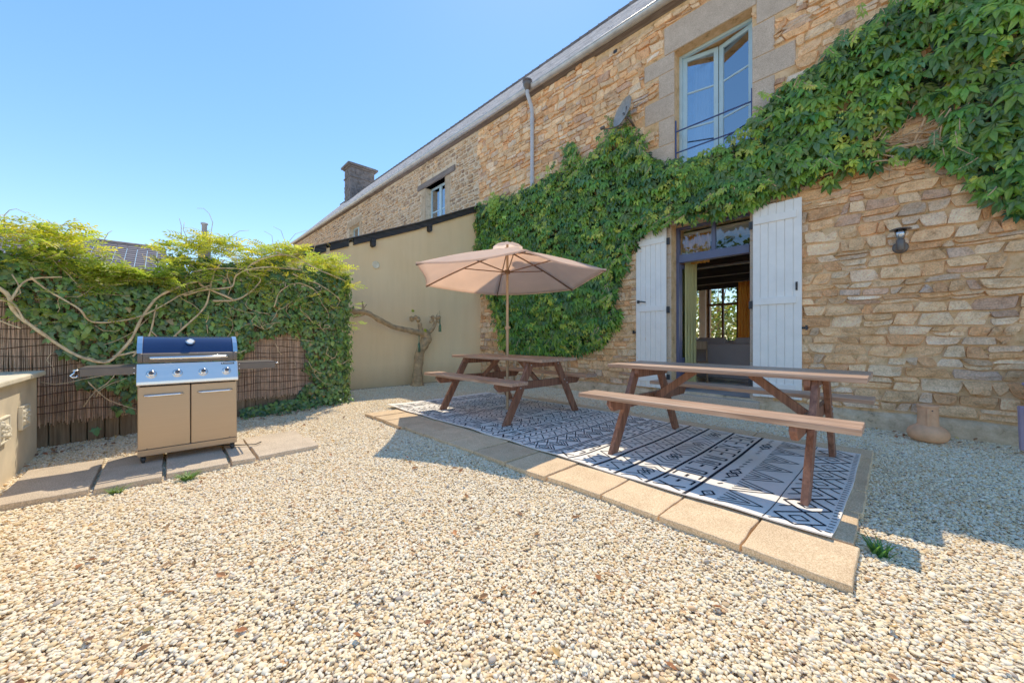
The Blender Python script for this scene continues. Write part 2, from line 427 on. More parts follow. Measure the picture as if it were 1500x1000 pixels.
def gn_pebbles(o):
    ng = bpy.data.node_groups.new('pebbles', 'GeometryNodeTree')
    ng.interface.new_socket('Geometry', in_out='INPUT', socket_type='NodeSocketGeometry')
    ng.interface.new_socket('Geometry', in_out='OUTPUT', socket_type='NodeSocketGeometry')
    N = ng.nodes; L = ng.links.new
    gi = N.new('NodeGroupInput'); go = N.new('NodeGroupOutput'); join = N.new('GeometryNodeJoinGeometry')
    for seed, dens, smin, smax, zo in ((1, 6000, .0055, .0095, 0.0), (2, 4600, .006, .0118, .004), (3, 110, .012, .019, .007)):
        ds = N.new('GeometryNodeDistributePointsOnFaces'); ds.inputs['Density'].default_value = dens; ds.inputs['Seed'].default_value = seed
        L(gi.outputs[0], ds.inputs['Mesh'])
        sp = N.new('GeometryNodeSetPosition'); L(ds.outputs['Points'], sp.inputs['Geometry'])
        rz = N.new('FunctionNodeRandomValue'); rz.data_type = 'FLOAT_VECTOR'; rz.inputs[0].default_value = (0,0,zo-.004); rz.inputs[1].default_value = (0,0,zo+.006); rz.inputs['Seed'].default_value = seed+10
        L(rz.outputs[0], sp.inputs['Offset'])
        rt = N.new('FunctionNodeRandomValue'); rt.data_type = 'FLOAT'; rt.inputs['Seed'].default_value = seed+20
        # clumps of similar tone: mix in low frequency noise
        nz = N.new('ShaderNodeTexNoise'); nz.inputs['Scale'].default_value = 1.6; nz.inputs['Detail'].default_value = 5
        ma = N.new('ShaderNodeMath'); ma.operation = 'MULTIPLY_ADD'; L(nz.outputs[0], ma.inputs[0]); ma.inputs[1].default_value = .55; ma.inputs[2].default_value = -.28
        mb_ = N.new('ShaderNodeMath'); mb_.operation = 'ADD'; mb_.use_clamp = True; L(rt.outputs[1], mb_.inputs[0]); L(ma.outputs[0], mb_.inputs[1])
        sa = N.new('GeometryNodeStoreNamedAttribute'); sa.data_type = 'FLOAT'; sa.domain = 'POINT'; sa.inputs['Name'].default_value = 'tint'
        L(sp.outputs[0], sa.inputs['Geometry']); L(mb_.outputs[0], sa.inputs['Value'])
        ico = N.new('GeometryNodeMeshIcoSphere'); ico.inputs['Radius'].default_value = 1; ico.inputs['Subdivisions'].default_value = 2
        # lumpy pebble
        sp2 = N.new('GeometryNodeSetPosition'); n3 = N.new('ShaderNodeTexNoise'); n3.inputs['Scale'].default_value = 1.1 + seed*.3; n3.inputs['Detail'].default_value = 1
        vm = N.new('ShaderNodeVectorMath'); vm.operation = 'SUBTRACT'; vm.inputs[1].default_value = (.5,.5,.5); L(n3.outputs['Color'], vm.inputs[0])
        vm2 = N.new('ShaderNodeVectorMath'); vm2.operation = 'SCALE'; vm2.inputs['Scale'].default_value = .7; L(vm.outputs[0], vm2.inputs[0])
        L(ico.outputs[0], sp2.inputs['Geometry']); L(vm2.outputs[0], sp2.inputs['Offset'])
        ss = N.new('GeometryNodeSetShadeSmooth'); L(sp2.outputs[0], ss.inputs[0])
        sm = N.new('GeometryNodeSetMaterial'); sm.inputs['Material'].default_value = M['pebble']; L(ss.outputs[0], sm.inputs[0])
        inst = N.new('GeometryNodeInstanceOnPoints'); L(sa.outputs[0], inst.inputs['Points']); L(sm.outputs[0], inst.inputs['Instance'])
        rr = N.new('FunctionNodeRandomValue'); rr.data_type = 'FLOAT_VECTOR'; rr.inputs[0].default_value = (-.45,-.45,0); rr.inputs[1].default_value = (.45,.45,6.283); rr.inputs['Seed'].default_value = seed+30
        L(rr.outputs[0], inst.inputs['Rotation'])
        rs = N.new('FunctionNodeRandomValue'); rs.data_type = 'FLOAT_VECTOR'; rs.inputs[0].default_value = (smin, smin*.75, smin*.45); rs.inputs[1].default_value = (smax, smax*.8, smax*.5); rs.inputs['Seed'].default_value = seed+40
        L(rs.outputs[0], inst.inputs['Scale'])
        L(inst.outputs[0], join.inputs[0])
    L(join.outputs[0], go.inputs[0])
    md = o.modifiers.new('pebbles', 'NODES'); md.node_group = ng
gn_pebbles(po)

# ------------------------------------------------------------------ rubble stones
def rubble(mb, x0, x1, zlo, zhi, y, hmin, hmax, wmin, wmax, pal, excl, proud, rng, gap=.008, slant=.02):
    """irregular courses of broken stone standing proud of the mortar; zlo, zhi are functions of x"""
    Zmin = min(zlo(x0), zlo(x1)); Zmax = max(zhi(x0), zhi(x1))
    bounds = [Zmin]
    while bounds[-1] < Zmax: bounds.append(bounds[-1] + rng.uniform(hmin, hmax))
    def bz(k, x):
        amp = (hmin*.45) if 0 < k else 0
        return bounds[k] + amp*noise.noise(Vector((x*1.3, k*7.31, 1.7))) + amp*.6*noise.noise(Vector((x*4.1, k*3.7, 8)))
    us = (-1, -.92, -.4, .3, .91, 1); ws = (-1, -.86, -.1, .84, 1)
    for k in range(len(bounds)-1):
        x = x0 + rng.uniform(-.2, 0)
        while x < x1:
            w = rng.uniform(wmin, wmax) if rng.random() < .8 else rng.uniform(wmin*.5, wmin)
            xa0, xb0 = x, x + w; x = xb0
            parts = [(0, 1)]
            if rng.random() < .24 and w > wmin: q = rng.uniform(.35, .65); parts = [(0, q), (q, 1)]
            for qa, qb in parts:
                xa, xb = xa0, xb0
                ja, jb = rng.uniform(-slant, slant), rng.uniform(-slant, slant)
                zc = (bz(k, (xa+xb)/2) + bz(k+1, (xa+xb)/2))/2; xc = (xa+xb)/2
                if zc < zlo(xc) or zc > zhi(xc): continue
                if xc < x0 - .05 or xb > x1 + .08: continue
                bad = False; z_a, z_b = bz(k, xc), bz(k+1, xc)
                for ex in excl:      # trim a stone that runs into dressed work
                    if z_b-.02 > ex[2] and z_a+.02 < ex[3]:
                        if xa < ex[0] < xb: xb = ex[0]-.004
                        elif xa < ex[1] < xb: xa = ex[1]+.004
                if xb-xa < .05: continue
                xc = (xa+xb)/2
                for ex in excl:
                    if xb-.02 > ex[0] and xa+.02 < ex[1] and bz(k+1, xc)-.02 > ex[2] and bz(k, xc)+.02 < ex[3]: bad = True; break
                if bad: continue
                c = rng.choice(pal); f = rng.uniform(.82, 1.14); hue = rng.uniform(-.03, .03)
                mb.col = (c[0]*f*(1+hue), c[1]*f, c[2]*f*(1-hue*1.5))
                pr = proud*rng.uniform(.25, 1.0); tx = rng.uniform(-.35, .35)*proud; tz = rng.uniform(-.35, .35)*proud
                rc = rng.uniform(.06, .26); sd = rng.uniform(0, 100)
                vs = []
                for w_ in ws:
                    for u_ in us:
                        uu = u_*math.sqrt(1 - rc*w_*w_*.9); vv = w_*math.sqrt(1 - rc*u_*u_*1.1)
                        px = xa + gap/2 + (xb-xa-gap)*(uu+1)/2 + (ja if u_ < 0 else jb)*w_
                        za = bz(k, px) + (bz(k+1, px)-bz(k, px))*qa + gap/2; zb_ = bz(k, px) + (bz(k+1, px)-bz(k, px))*qb - gap/2
                        pz = za + (zb_-za)*(vv+1)/2
                        nn = noise.noise(Vector((px*14+sd, pz*14, sd)))
                        px += .006*nn; pz += .006*noise.noise(Vector((px*11, pz*11+sd, 2)))
                        if abs(u_) == 1 or abs(w_) == 1: py = y + .015
                        else: py = y - pr - tx*u_ - tz*w_ - proud*.6*nn
                        vs.append((px, py, pz))
                n = len(us)
                mb.add(vs, [(j*n+i, j*n+i+1, (j+1)*n+i+1, (j+1)*n+i) for j in range(len(ws)-1) for i in range(n-1)])
    mb.col = (1,1,1)

# ------------------------------------------------------------------ house
gut = lambda x: 7.05 - .0295*x          # line of the eaves (the old wall runs up slightly to the left)
house = thing('stone_house', (-4, 6.8, 0), 'long two storey ochre rubble stone farmhouse with slate roof', 'house')
HX0, HX1 = -30, 3.2
DO = (-2.82, -1.60, .12, 3.13)
UW = (-2.765, -1.57, 4.16, 6.24)
FW = (-11.45, -10.2, 4.7, 6.40)
FW2 = (-18.9, -17.55, 5.0, 6.62)
w = MB()
def wallstrip(xa, xb, holes):
    z = -.3
    for (za, zb) in holes:
        w.box(xa, xb, YW+.002, YW+.55, z, za); z = zb
    w.box(xa, xb, YW+.002, YW+.55, z, gut(xa)-.12, gut(xb)-.12)
w.mi = 0
ed = [HX0, FW2[0], FW2[1], -8.4, UW[0]-.055, UW[0], UW[1], DO[1]-.0, HX1]
w.mi = 1
wallstrip(HX0, FW2[0], []); wallstrip(FW2[0], FW2[1], [(FW2[2], FW2[3])]); wallstrip(FW2[1], FW[0], [])
wallstrip(FW[0], FW[1], [(FW[2], FW[3])]); wallstrip(FW[1], -8.4, [])
w.mi = 0
wallstrip(-8.4, DO[0], []); wallstrip(DO[0], UW[0], [(DO[2], DO[3])])
wallstrip(UW[0], DO[1], [(DO[2], DO[3]), (UW[2], UW[3])])
wallstrip(DO[1], UW[1], [(UW[2], UW[3])]); wallstrip(UW[1], HX1, [])
# gable + back wall
w.box(HX0, HX0+.5, YW+.56, 14.0, -.3, 7.8); w.box(HX1-.5, HX1, YW+.56, 14.0, -.3, 6.8)
for a, b, h0, h1 in ((HX0, -5.9, 99, 99), (-5.9, -4.95, .15, 2.95), (-4.95, -4.74, 99, 99), (-4.74, -3.30, 0.15, 2.95), (-3.30, -2.7, 99, 99), (-2.7, .9, .15, 2.95), (.9, HX1, 99, 99)):  # two unseen side openings added to bring daylight into the room
    if h0 > 50: w.box(a, b, 14.002, 14.5, -.3, 6.8)
    else: w.box(a, b, 14.002, 14.5, -.3, h0); w.box(a, b, 14.002, 14.5, h1, 6.8)
w.build('wall', [M['mortar'], M['mortar_grey']], house)
PAL = [(.86,.50,.25)]*5 + [(.90,.58,.32)]*5 + [(.92,.66,.42)]*4 + [(.80,.40,.18)]*3 + [(.70,.48,.33), (.58,.35,.25), (.78,.56,.39), (.95,.74,.54), (.62,.45,.36)]
PALF = [(.58,.40,.25)]*3 + [(.66,.47,.3)]*3 + [(.42,.29,.2)]*2 + [(.68,.53,.38), (.74,.5,.28)]
blocks = []   # dressed granite blocks (x0,x1,z0,z1,proud)
# upper window
zl = [6.24, 5.93, 5.5, 5.1, 4.62, 4.16]
for i in range(5):
    blocks.append((-3.32 if i % 2 == 0 and i else (-3.33 if i == 0 else -3.05), UW[0]-.001, zl[i+1]+.004, zl[i]-.004, .012))
blocks.append((-2.945, -1.52, 6.245, 6.74, .018))
blocks.append((-1.512, -1.02, 5.93, 6.62, .014))
zr = [5.922, 5.42, 5.05, 4.6, 4.16]
for i in range(4):
    blocks.append((UW[1]+.001, -1.28 if i % 2 == 0 else -1.03, zr[i+1]+.004, zr[i]-.004, .012))
blocks.append((-3.0, -1.3, 4.0, 4.155, .05))
# door surround
zd = [.12, .75, 1.3, 1.62, 2.2, 2.62, 3.13]
for i in range(6):
    blocks.append((-2.955 if i % 2 else -3.1, DO[0]-.001, zd[i]+.004, zd[i+1]-.004, .01))
    blocks.append((DO[1]+.001, -1.47 if i % 2 else -1.3, zd[i]+.004, zd[i+1]-.004, .01))
blocks.append((-3.15, -1.25, 3.136, 3.42, .014))
bm_ = MB()
for x0, x1, z0, z1, pr in blocks:
    f = U(.88, 1.08)
    bm_.box(x0, x1, YW-pr, YW+.24, z0, z1)
bm_.build('dressed_granite_surround', M['granite'], house, bevel=.012)
bs = MB()   # door sill + plinth stones
bs.box(-2.95, -1.45, YW-.16, YW+.3, -.02, .145)
bs.box(-3.3, -1.62, YW-.13, YW-.01, -.1, -.025)
bs.build('door_sill', M['granite'], house, bevel=.015)
pl = MB()
n = 60
vs = []; fs = []
for i in range(n+1):
    x = -8.2 + (HX1+8.2)*i/n
    k = .02*noise.noise(Vector((x*1.5, 0, 0)))
    vs += [(x, YW-.075+k, -.3), (x, YW-.07+k, .1+k), (x, YW-.03, .17+1.5*k), (x, YW+.02, .18+k)]
for i in range(n):
    for j in range(3): fs.append((i*4+j, (i+1)*4+j, (i+1)*4+j+1, i*4+j+1))
fs = [f for f in fs]
pl.add(vs, fs)
pl.build('plinth', M['plinth'], house, smooth=True)
excl = [(x0-.0, x1+.0, z0-.0, z1+.0) for x0, x1, z0, z1, p in blocks] + [DO, UW]
PAL = [tuple(a*.86+b*.14 for a, b in zip(c, (1.0,.80,.50))) for c in PAL]
s1 = MB(); rg = random.Random(11)
rubble(s1, -8.36, .98, lambda x: .2, lambda x: gut(x)-.16, YW, .08, .18, .13, .38, PAL, excl, .045, rg, .005, .035)
rubble(s1, 1.0, HX1, lambda x: .2, lambda x: gut(x)-.16, YW, .08, .18, .13, .38, PAL, excl, .045, rg, .005, .035)
s1.build('rubble_facing', M['stone'], house, smooth=False)
s2 = MB(); exf = [(FW[0]-.5, FW[1]+.6, FW[3]-.01, FW[3]+.19), FW, FW2, (FW[1], FW[1]+.32, FW[2], FW[3]), (FW[0]-.3, FW[0], FW[2], FW[3]), (FW2[0]-.3, FW2[1]+.3, FW2[2], FW2[3]+.32)]
rubble(s2, -30, -8.42, lambda x: 3.2, lambda x: gut(x)-.16, YW, .09, .17, .14, .36, PALF, exf, .035, rg, .045, .03)
s2.build('rubble_facing', M['stone_far'], house, smooth=False)
f2 = MB()
f2.box(FW[0]-.5, FW[1]+.6, YW-.05, YW+.25, FW[3], FW[3]+.18)
f2.build('lintel', M['lintelwood'], house, bevel=.015)
f2 = MB()
mj = m_mortar('ochre_jamb', (.46,.32,.19), (.6,.44,.28))
for bb in ((FW[1]+.001, FW[1]+.3, YW-.012, YW+.25, FW[2], FW[3]-.003), (FW[0]-.28, FW[0]-.001, YW-.012, YW+.25, FW[2], FW[3]-.003), (FW2[0]-.28, FW2[1]+.28, YW-.014, YW+.25, FW2[3]+.002, FW2[3]+.3), (FW2[1]+.001, FW2[1]+.26, YW-.012, YW+.25, FW2[2], FW2[3])):
    f2 = MB(); f2.box(*bb); f2.build('window_jamb', mj, house, bevel=.01)

# roof: slate courses from eaves to ridge, verge, ridge tiles
def ridgez(x): return gut(x) + 3.75
RY0, RY1 = YW-.13, 10.0
def slate_roof(name, x0, x1, y0, y1, z0, z1, parent, courses, wx_, seed, colr=((.62,.55,.52),(.86,.79,.75))):
    r = random.Random(seed); mb = MB()
    for c in range(courses):
        ya, yb = y0+(y1-y0)*c/courses, y0+(y1-y0)*(c+1.25)/courses
        x = x0 - r.uniform(0, wx_)
        while x < x1:
            xa, xb = max(x, x0), min(x+wx_-.006, x1)
            x += wx_
            if xb - xa < .03: continue
            k = r.uniform(0, 1); f = r.uniform(.85, 1.15); mb.col = tuple((colr[0][i]*(1-k)+colr[1][i]*k)*f for i in range(3))
            def P(px, t, up): 
                tt = (t-y0)/(y1-y0); return (px, t, z0(px) + (z1(px)-z0(px))*tt + up)
            j = r.uniform(0, .006); dy = r.uniform(-.012, .012)
            mb.add([P(xa, ya+dy, .034+j), P(xb, ya+dy, .034+j), P(xb, yb, .012), P(xa, yb, .012), P(xa, ya+dy, .016), P(xb, ya+dy, .016)],
                   [(0,1,2,3), (4,5,1,0)])
    return mb.build(name, M['slate'], parent)
roof = slate_roof('roof', HX0-.3, HX1, RY0, RY1, lambda x: gut(x)+.02, ridgez, house, 30, .24, 3)
rb = MB()
for k in range(8):
    xa = HX0-.3+(HX1-HX0+.3)*k/8; xb = HX0-.3+(HX1-HX0+.3)*(k+1)/8
    rb.add([(xa,RY0,gut(xa)),(xb,RY0,gut(xb)),(xb,RY1,ridgez(xb)),(xa,RY1,ridgez(xa)),(xa,14.4,gut(xa)-.3),(xb,14.4,gut(xb)-.3)], [(0,1,2,3),(3,2,5,4)])
rb.build('roof_deck', M['slate'], roof, world=True)
rt = MB()
x = HX0-.3
while x < HX1:
    z = ridgez(x+.2)
    rt.lathe([(.135, 0), (.12, .06), (.105, .4)], (x, RY1, z-.02), 10, 'x'); x += .36
rt.build('ridge_tile', M['chimney'], roof, smooth=True)
ch = MB()
cx0, cx1, cy0, cy1 = -27.1, -26.0, 9.15, 10.85
ch.box(cx0, cx1, cy0, cy1, 9.5, 13.0)
ch.box(cx0-.06, cx1+.06, cy0-.06, cy1+.06, 12.32, 12.42)
ch.box(cx0-.08, cx1+.08, cy0-.08, cy1+.08, 13.0, 13.1)
ch.box(cx0-.2, cx1+.2, cy0-.2, cy1+.2, 13.1, 13.24)
ch.box(cx0-.1, cx1+.1, cy0-.1, cy1+.1, 13.24, 13.3)
ch.box(cx0+.3, cx1-.3, cy0+.4, cy0+.8, 13.3, 13.38)
for i in range(70):
    zz = U(10.6, 12.8); hh = U(.12,.22)
    if U(0,1) < .35:
        xx = U(cx0, cx1-.5); ch.box(xx, xx+U(.3,.5), cy0-.02-U(0,.03), cy0+.1, zz, min(zz+hh, 12.98))
    else:
        yy = U(cy0, cy1-.4); ch.box(cx1-.1, cx1+.02+U(0,.03), yy, yy+U(.2,.4), zz, min(zz+hh, 12.98))
ch.build('chimney', M['chimney'], roof, bevel=.02)
# gutter
gm = MB()
def halfpipe(mb, xa, xb, za, zb, yc, r):
    n = 10; vs = []; fs = []
    for x, z in ((xa, za), (xb, zb)):
        for rr in (r, r-.006):
            for i in range(n+1):
                t = math.pi + math.pi*i/n
                vs.append((x, yc + rr*math.cos(t), z + rr*math.sin(t)))
    m = n+1
    for i in range(n):
        fs += [(i, i+1, 2*m+i+1, 2*m+i), (m+i+1, m+i, 3*m+i, 3*m+i+1), (i+1, i, m+i, m+i+1)]
    fs += [(0, 2*m, 3*m, m), (m-1, 2*m-1, 4*m-1, 3*m-1)]
    mb.add(vs, fs)
halfpipe(gm, HX0-.3, HX1, gut(HX0-.3), gut(HX1), YW-.16, .085)
x = HX1
while x > HX0:
    x -= 1.0
    if int(x*10) % 20 < 10: gm.lathe([(.09, 0), (.092, .01), (.092, .03), (.09, .04)], (x, YW-.16, gut(x)-.001), 16, 'x') if False else None
    gm.bar((x, YW-.16-.088, gut(x)+.005), (x, YW, gut(x)-.05), .03, .006)
gm.tube([(HX0-.3, YW-.245, gut(HX0)+.003), (HX1, YW-.245, gut(HX1)+.003)], .012, 8)
gm.build('gutter', M['zinc'], house, smooth=False, auto=50)
so = MB(); so.add([(HX0, YW-.13, gut(HX0)-.02), (HX1, YW-.13, gut(HX1)-.02), (HX1, YW+.1, gut(HX1)-.14), (HX0, YW+.1, gut(HX0)-.14)], [(0,1,2,3)])
so.build('eaves_board', M['lintelwood'], house)
dp = MB(); px_ = -6.19; g0 = gut(px_)
dp.tube([(px_, YW-.26, g0-.06), (px_, YW-.255, g0-.2), (px_, YW-.13, g0-.42), (px_, YW-.09, g0-.55), (px_, YW-.09, 4.4)], .045, 16)
dp.lathe([(.05,-.1),(.05,0),(.056,.002),(.056,.05),(.05,.052)], (px_, YW-.09, 6.45), 16)
dp.lathe([(.05,-.1),(.05,0),(.056,.002),(.056,.05),(.05,.052)], (px_, YW-.09, 5.0), 16)
d_ = dp.build('downpipe', M['pvc'], house, auto=50)
dh = MB(); dh.lathe([(.05,-.12),(.095,-.02),(.105,.0),(.105,.07),(.12,.08),(.12,.11),(.1,.115)], (px_, YW-.26, g0+.0), 20)
dh.build('hopper_head', M['dark_metal'], d_, auto=40)
va = MB()  # small vent hole
va.box(-3.98, -3.9, YW-.03, YW+.05, 6.86, 6.93); va.build('vent_block', M['black'], house)

# ---- upper window
wf = MB()
fy = YW+.2
x0, x1, z0, z1 = UW
wf.box(x0, x0+.05, fy, fy+.07, z0, z1); wf.box(x1-.05, x1, fy, fy+.07, z0, z1)
wf.box(x0+.05, x1-.05, fy, fy+.07, z1-.045, z1); wf.box(x0+.05, x1-.05, fy, fy+.07, z0, z0+.06)
fr_ = wf.build('window_frame', M['winblue'], house, bevel=.006)
def leaf(hx, sgn, ang, wid, z0, z1, y, bars, matn, th=.045, st=.07, name='casement', parent=None, panel=None):
    """hinged leaf: hx hinge x, sgn +1 extends to +x, ang opening inwards"""
    Mx = Matrix.Translation((hx, y, 0)) @ Matrix.Rotation(ang*sgn, 4, 'Z')
    m = MB(); m.M = Mx
    s = sgn
    def bx(a, b, c, d, e=0): m.box(min(s*a, s*b), max(s*a, s*b), e, e+th, c, d)
    bx(0, st, z0, z1); bx(wid-st, wid, z0, z1); bx(st, wid-st, z1-st, z1); bx(st, wid-st, z0, z0+st+.02)
    for b in bars: m.box(min(s*st, s*(wid-st)), max(s*st, s*(wid-st)), .008, .008+th-.016, b-.014, b+.014)
    if panel:
        m.box(min(s*st, s*(wid-st)), max(s*st, s*(wid-st)), .01, th-.01, z0+st+.02, panel)
    o = m.build(name, matn, parent or house, bevel=.004)
    p = MB(); p.M = Mx
    zz = z0+st+.02 if not panel else panel
    a, b = s*st, s*(wid-st)
    p.box(min(a,b), max(a,b), th/2-.002, th/2+.002, zz, z1-st)
    p.build('pane', M['glass'], o)
    return o
leaf(x0+.05, 1, R(14), .562, z0+.06, z1-.045, fy+.05, (5.55, 4.92), M['winblue'])
leaf(x1-.05, -1, R(15), .562, z0+.06, z1-.045, fy+.05, (5.55, 4.92), M['winblue'])
rl = MB()
for z in (4.80, 4.42):
    rl.tube([(x0+.01, YW+.03, z), (x1-.01, YW+.03, z)], .013, 10)
rl.box(x0+.002, x0+.02, YW+.015, YW+.045, 4.2, 5.0); rl.box(x1-.02, x1-.002, YW+.015, YW+.045, 4.2, 5.0)
rl.build('window_railing', M['navyrail'], house, auto=40)
vo = MB()   # voile curtain behind the window
vs = []; fs = []
for i in range(25):
    x = x0+.1 + .3*i/24; y = fy+.42 + .025*math.sin(i*1.5)
    vs += [(x, y, 4.2), (x, y, 6.2)]
for i in range(24): fs.append((2*i, 2*i+2, 2*i+3, 2*i+1))
vo.add(vs, fs)
tag(vo.build('net_curtain', M['voile'], smooth=True), 'thin white net curtain hanging behind the upstairs window', 'curtain')
# room behind upper window
rm = MB()
rm.box(-4.5, 0, YW+3.2, YW+3.3, 3.6, 6.9); rm.build('room_wall', M['interior'], house)
for xx in (-4.5, -.1):
    rm = MB(); rm.box(xx, xx+.1, YW+.56, YW+3.198, 3.6, 6.9); rm.build('room_wall', M['interior'], house)
rm = MB(); rm.add([(-4.4, YW+.56, 6.5), (-.1, YW+.56, 6.5), (-.1, YW+3.2, 6.85), (-4.4, YW+3.2, 6.85)], [(0,1,2,3)])
rm.build('room_ceiling', M['redwood'], house)
rm = MB(); rm.box(-4.4, -.1, YW+.56, YW+3.2, 3.5, 3.6); rm.build('room_floor', M['brownwood'], house)

# ---- far windows
for (a, b, c, d) in (FW, FW2):
    f = MB(); y = YW+.22
    f.box(a, a+.07, y, y+.06, c, d); f.box(b-.07, b, y, y+.06, c, d); f.box(a+.07, b-.07, y, y+.06, d-.07, d); f.box(a+.07, b-.07, y, y+.06, c, c+.07)
    f.box((a+b)/2-.06, (a+b)/2+.06, y-.01, y+.05, c+.07, d-.07); f.box(a+.07, (a+b)/2-.06, y+.01, y+.04, (c+d)/2-.02, (c+d)/2+.02); f.box((a+b)/2+.06, b-.07, y+.01, y+.04, (c+d)/2-.02, (c+d)/2+.02)
    o = f.build('window', M['winblue'], house, bevel=.005)
    p = MB(); p.box(a+.07, b-.07, y+.02, y+.026, c+.07, d-.07); p.build('pane', M['glass'], o)
    q = MB(); q.box(a-.2, b+.2, y+.7, y+.8, c-.2, d+.2); q.build('blind', M['interior'], o)
    q = MB(); q.box(a+.1, a+.45, y+.12, y+.13, c, d-.05); q.build('net_curtain', M['voile'], o)

# ---- door frame with transom
df = MB(); x0, x1, z0, z1 = DO; fy = YW+.2
df.box(x0, x0+.055, fy, fy+.08, z0+.03, z1); df.box(x1-.05, x1, fy, fy+.08, z0+.03, z1)
df.box(x0+.055, x1-.05, fy, fy+.08, z1-.045, z1-.002); df.box(x0+.055, x1-.05, fy-.03, fy+.09, 2.48, 2.62)
df.box(-2.225, -2.16, fy+.005, fy+.07, 2.62, z1-.045)
dfo = df.build('door_frame', M['navy'], house, bevel=.006)
p = MB(); p.box(x0+.055, -2.225, fy+.035, fy+.04, 2.62, z1-.045); p.build('transom_pane', M['glass_clear'], dfo)
p = MB(); p.box(-2.16, x1-.05, fy+.035, fy+.04, 2.62, z1-.045); p.build('transom_pane', M['glass_clear'], dfo)
do = leaf(x0+.06, 1, R(86), .56, .16, 2.47, fy+.05, (), M['navy'], name='door', panel=.75)
h = MB(); h.tube([(x0+.16, 7.3, 1.1), (x0+.2, 7.3, 1.1), (x0+.2, 7.24, 1.1)], .01, 8); h.build('handle', M['chrome'], do, smooth=True)
do2 = leaf(x1-.055, -1, R(97), .56, .16, 2.47, fy+.05, (), M['navy'], name='door', panel=.75)

# ---- shutters
def shutter(hx, s, wid, ang, z0, z1, label, latch_z, hook):
    Mx = Matrix.Translation((hx, YW-.06, 0)) @ Matrix.Rotation(ang, 4, 'Z')
    n = 6; m = MB(); m.M = Mx; pw = wid/n
    for i in range(n):
        a = i*pw + .004; b = (i+1)*pw - .004
        dz = U(-.003, .003)
        m.box(min(s*a, s*b), max(s*a, s*b), -.03, 0, z0+dz, z1+dz)
    m.box(min(0, s*wid)+.005, max(0, s*wid)-.005, -.016, -.006, z0+.004, z1-.004)
    o = m.build('shutter', M['shutter'], house, bevel=.004)
    tag(o, label)
    for zc, hh in ((z1-.22, .105), (1.66, .105), (z0+.16, .1)):
        q = MB(); q.M = Mx
        q.box(min(s*.015, s*(wid-.06)), max(s*.015, s*(wid-.06)), -.052, -.0305, zc-hh/2, zc+hh/2)
        q.build('batten', M['shutter'], o, bevel=.004)
    for zc in (z1-.26, 1.62, z0+.2):
        q = MB(); q.M = Mx
        q.box(min(s*-.055, s*.02), max(s*-.055, s*.02), -.014, .004, zc-.06, zc+.06)
        q.tube([(s*-.012, -.02, zc-.05), (s*-.012, -.02, zc+.05)], .012, 8)
        q.build('hinge', M['black'], o, bevel=.003)
    q = MB(); q.M = Mx
    a = s*(wid-.06)
    if hook: q.tube([(a, -.06, latch_z), (a-s*.08, -.07, latch_z), (a-s*.16, -.065, latch_z-.02)], .012, 8); q.box(a-.02, a+.02, -.06, -.031, latch_z-.03, latch_z+.03)
    else: q.box(a-.012, a+.012, -.045, -.031, latch_z-.07, latch_z+.05); q.tube([(a, -.05, latch_z-.05), (a+.0, -.065, latch_z+.02)], .01, 8)
    q.build('latch', M['black'], o)
    q = MB(); q.M = Mx
    q.tube([(s*wid, -.02, z0+1.02), (s*(wid+.07), -.03, z0+1.02)], .014, 8); q.box(s*(wid+.05)-.012, s*(wid+.05)+.012, -.045, -.015, z0+.99, z0+1.06)
    q.build('wall_catch', M['black'], o)
shutter(-1.545, 1, .60, 0, .23, 3.10, 'white plank shutter folded back on the right of the doorway', 1.86, False)
shutter(-2.875, -1, .60, R(-3), .2, 3.11, 'white plank shutter folded back on the left of the doorway', 1.8, True)

# ---- ground floor room
for bb in ((-6.1, -6.002, YW+.56, 14.0), (1.002, 1.1, YW+.56, 14.0), (-6, -5.9, 13.9, 13.998), (-4.95, -4.74, 13.9, 13.998), (-3.30, -2.7, 13.9, 13.998), (.9, 1.0, 13.9, 13.998)):
    im = MB(); im.box(*bb, .1, 3.05); im.build('room_wall', M['interior'], house)
im = MB(); im.box(-6, 1, YW+.03, 13.998, .08, .145); im.build('room_floor', M['tile'], house)
tl = MB()
for i in range(14): tl.box(-6+i*.5, -5.994+i*.5, YW+.5, 13.9, .1455, .1465)
for i in range(15): tl.box(-6, 1, YW+.5+i*.5, YW+.506+i*.5, .1467, .1475)
tl.build('tile_joint', M['plinth'], house)
im = MB(); im.box(-6, 1, YW+.56, 13.998, 3.05, 3.1); cl_ = im.build('room_ceiling', M['interior'], house)
for y in (7.9, 9.3, 10.9, 12.4):
    b = MB(); b.box(-6, 1, y, y+.2, 2.82, 3.045); b.build('beam', M['beam'], cl_, bevel=.02)
b = MB(); b.box(-6, 1, 13.6, 13.75, 2.8, 3.0); b.build('beam', M['beam'], cl_)
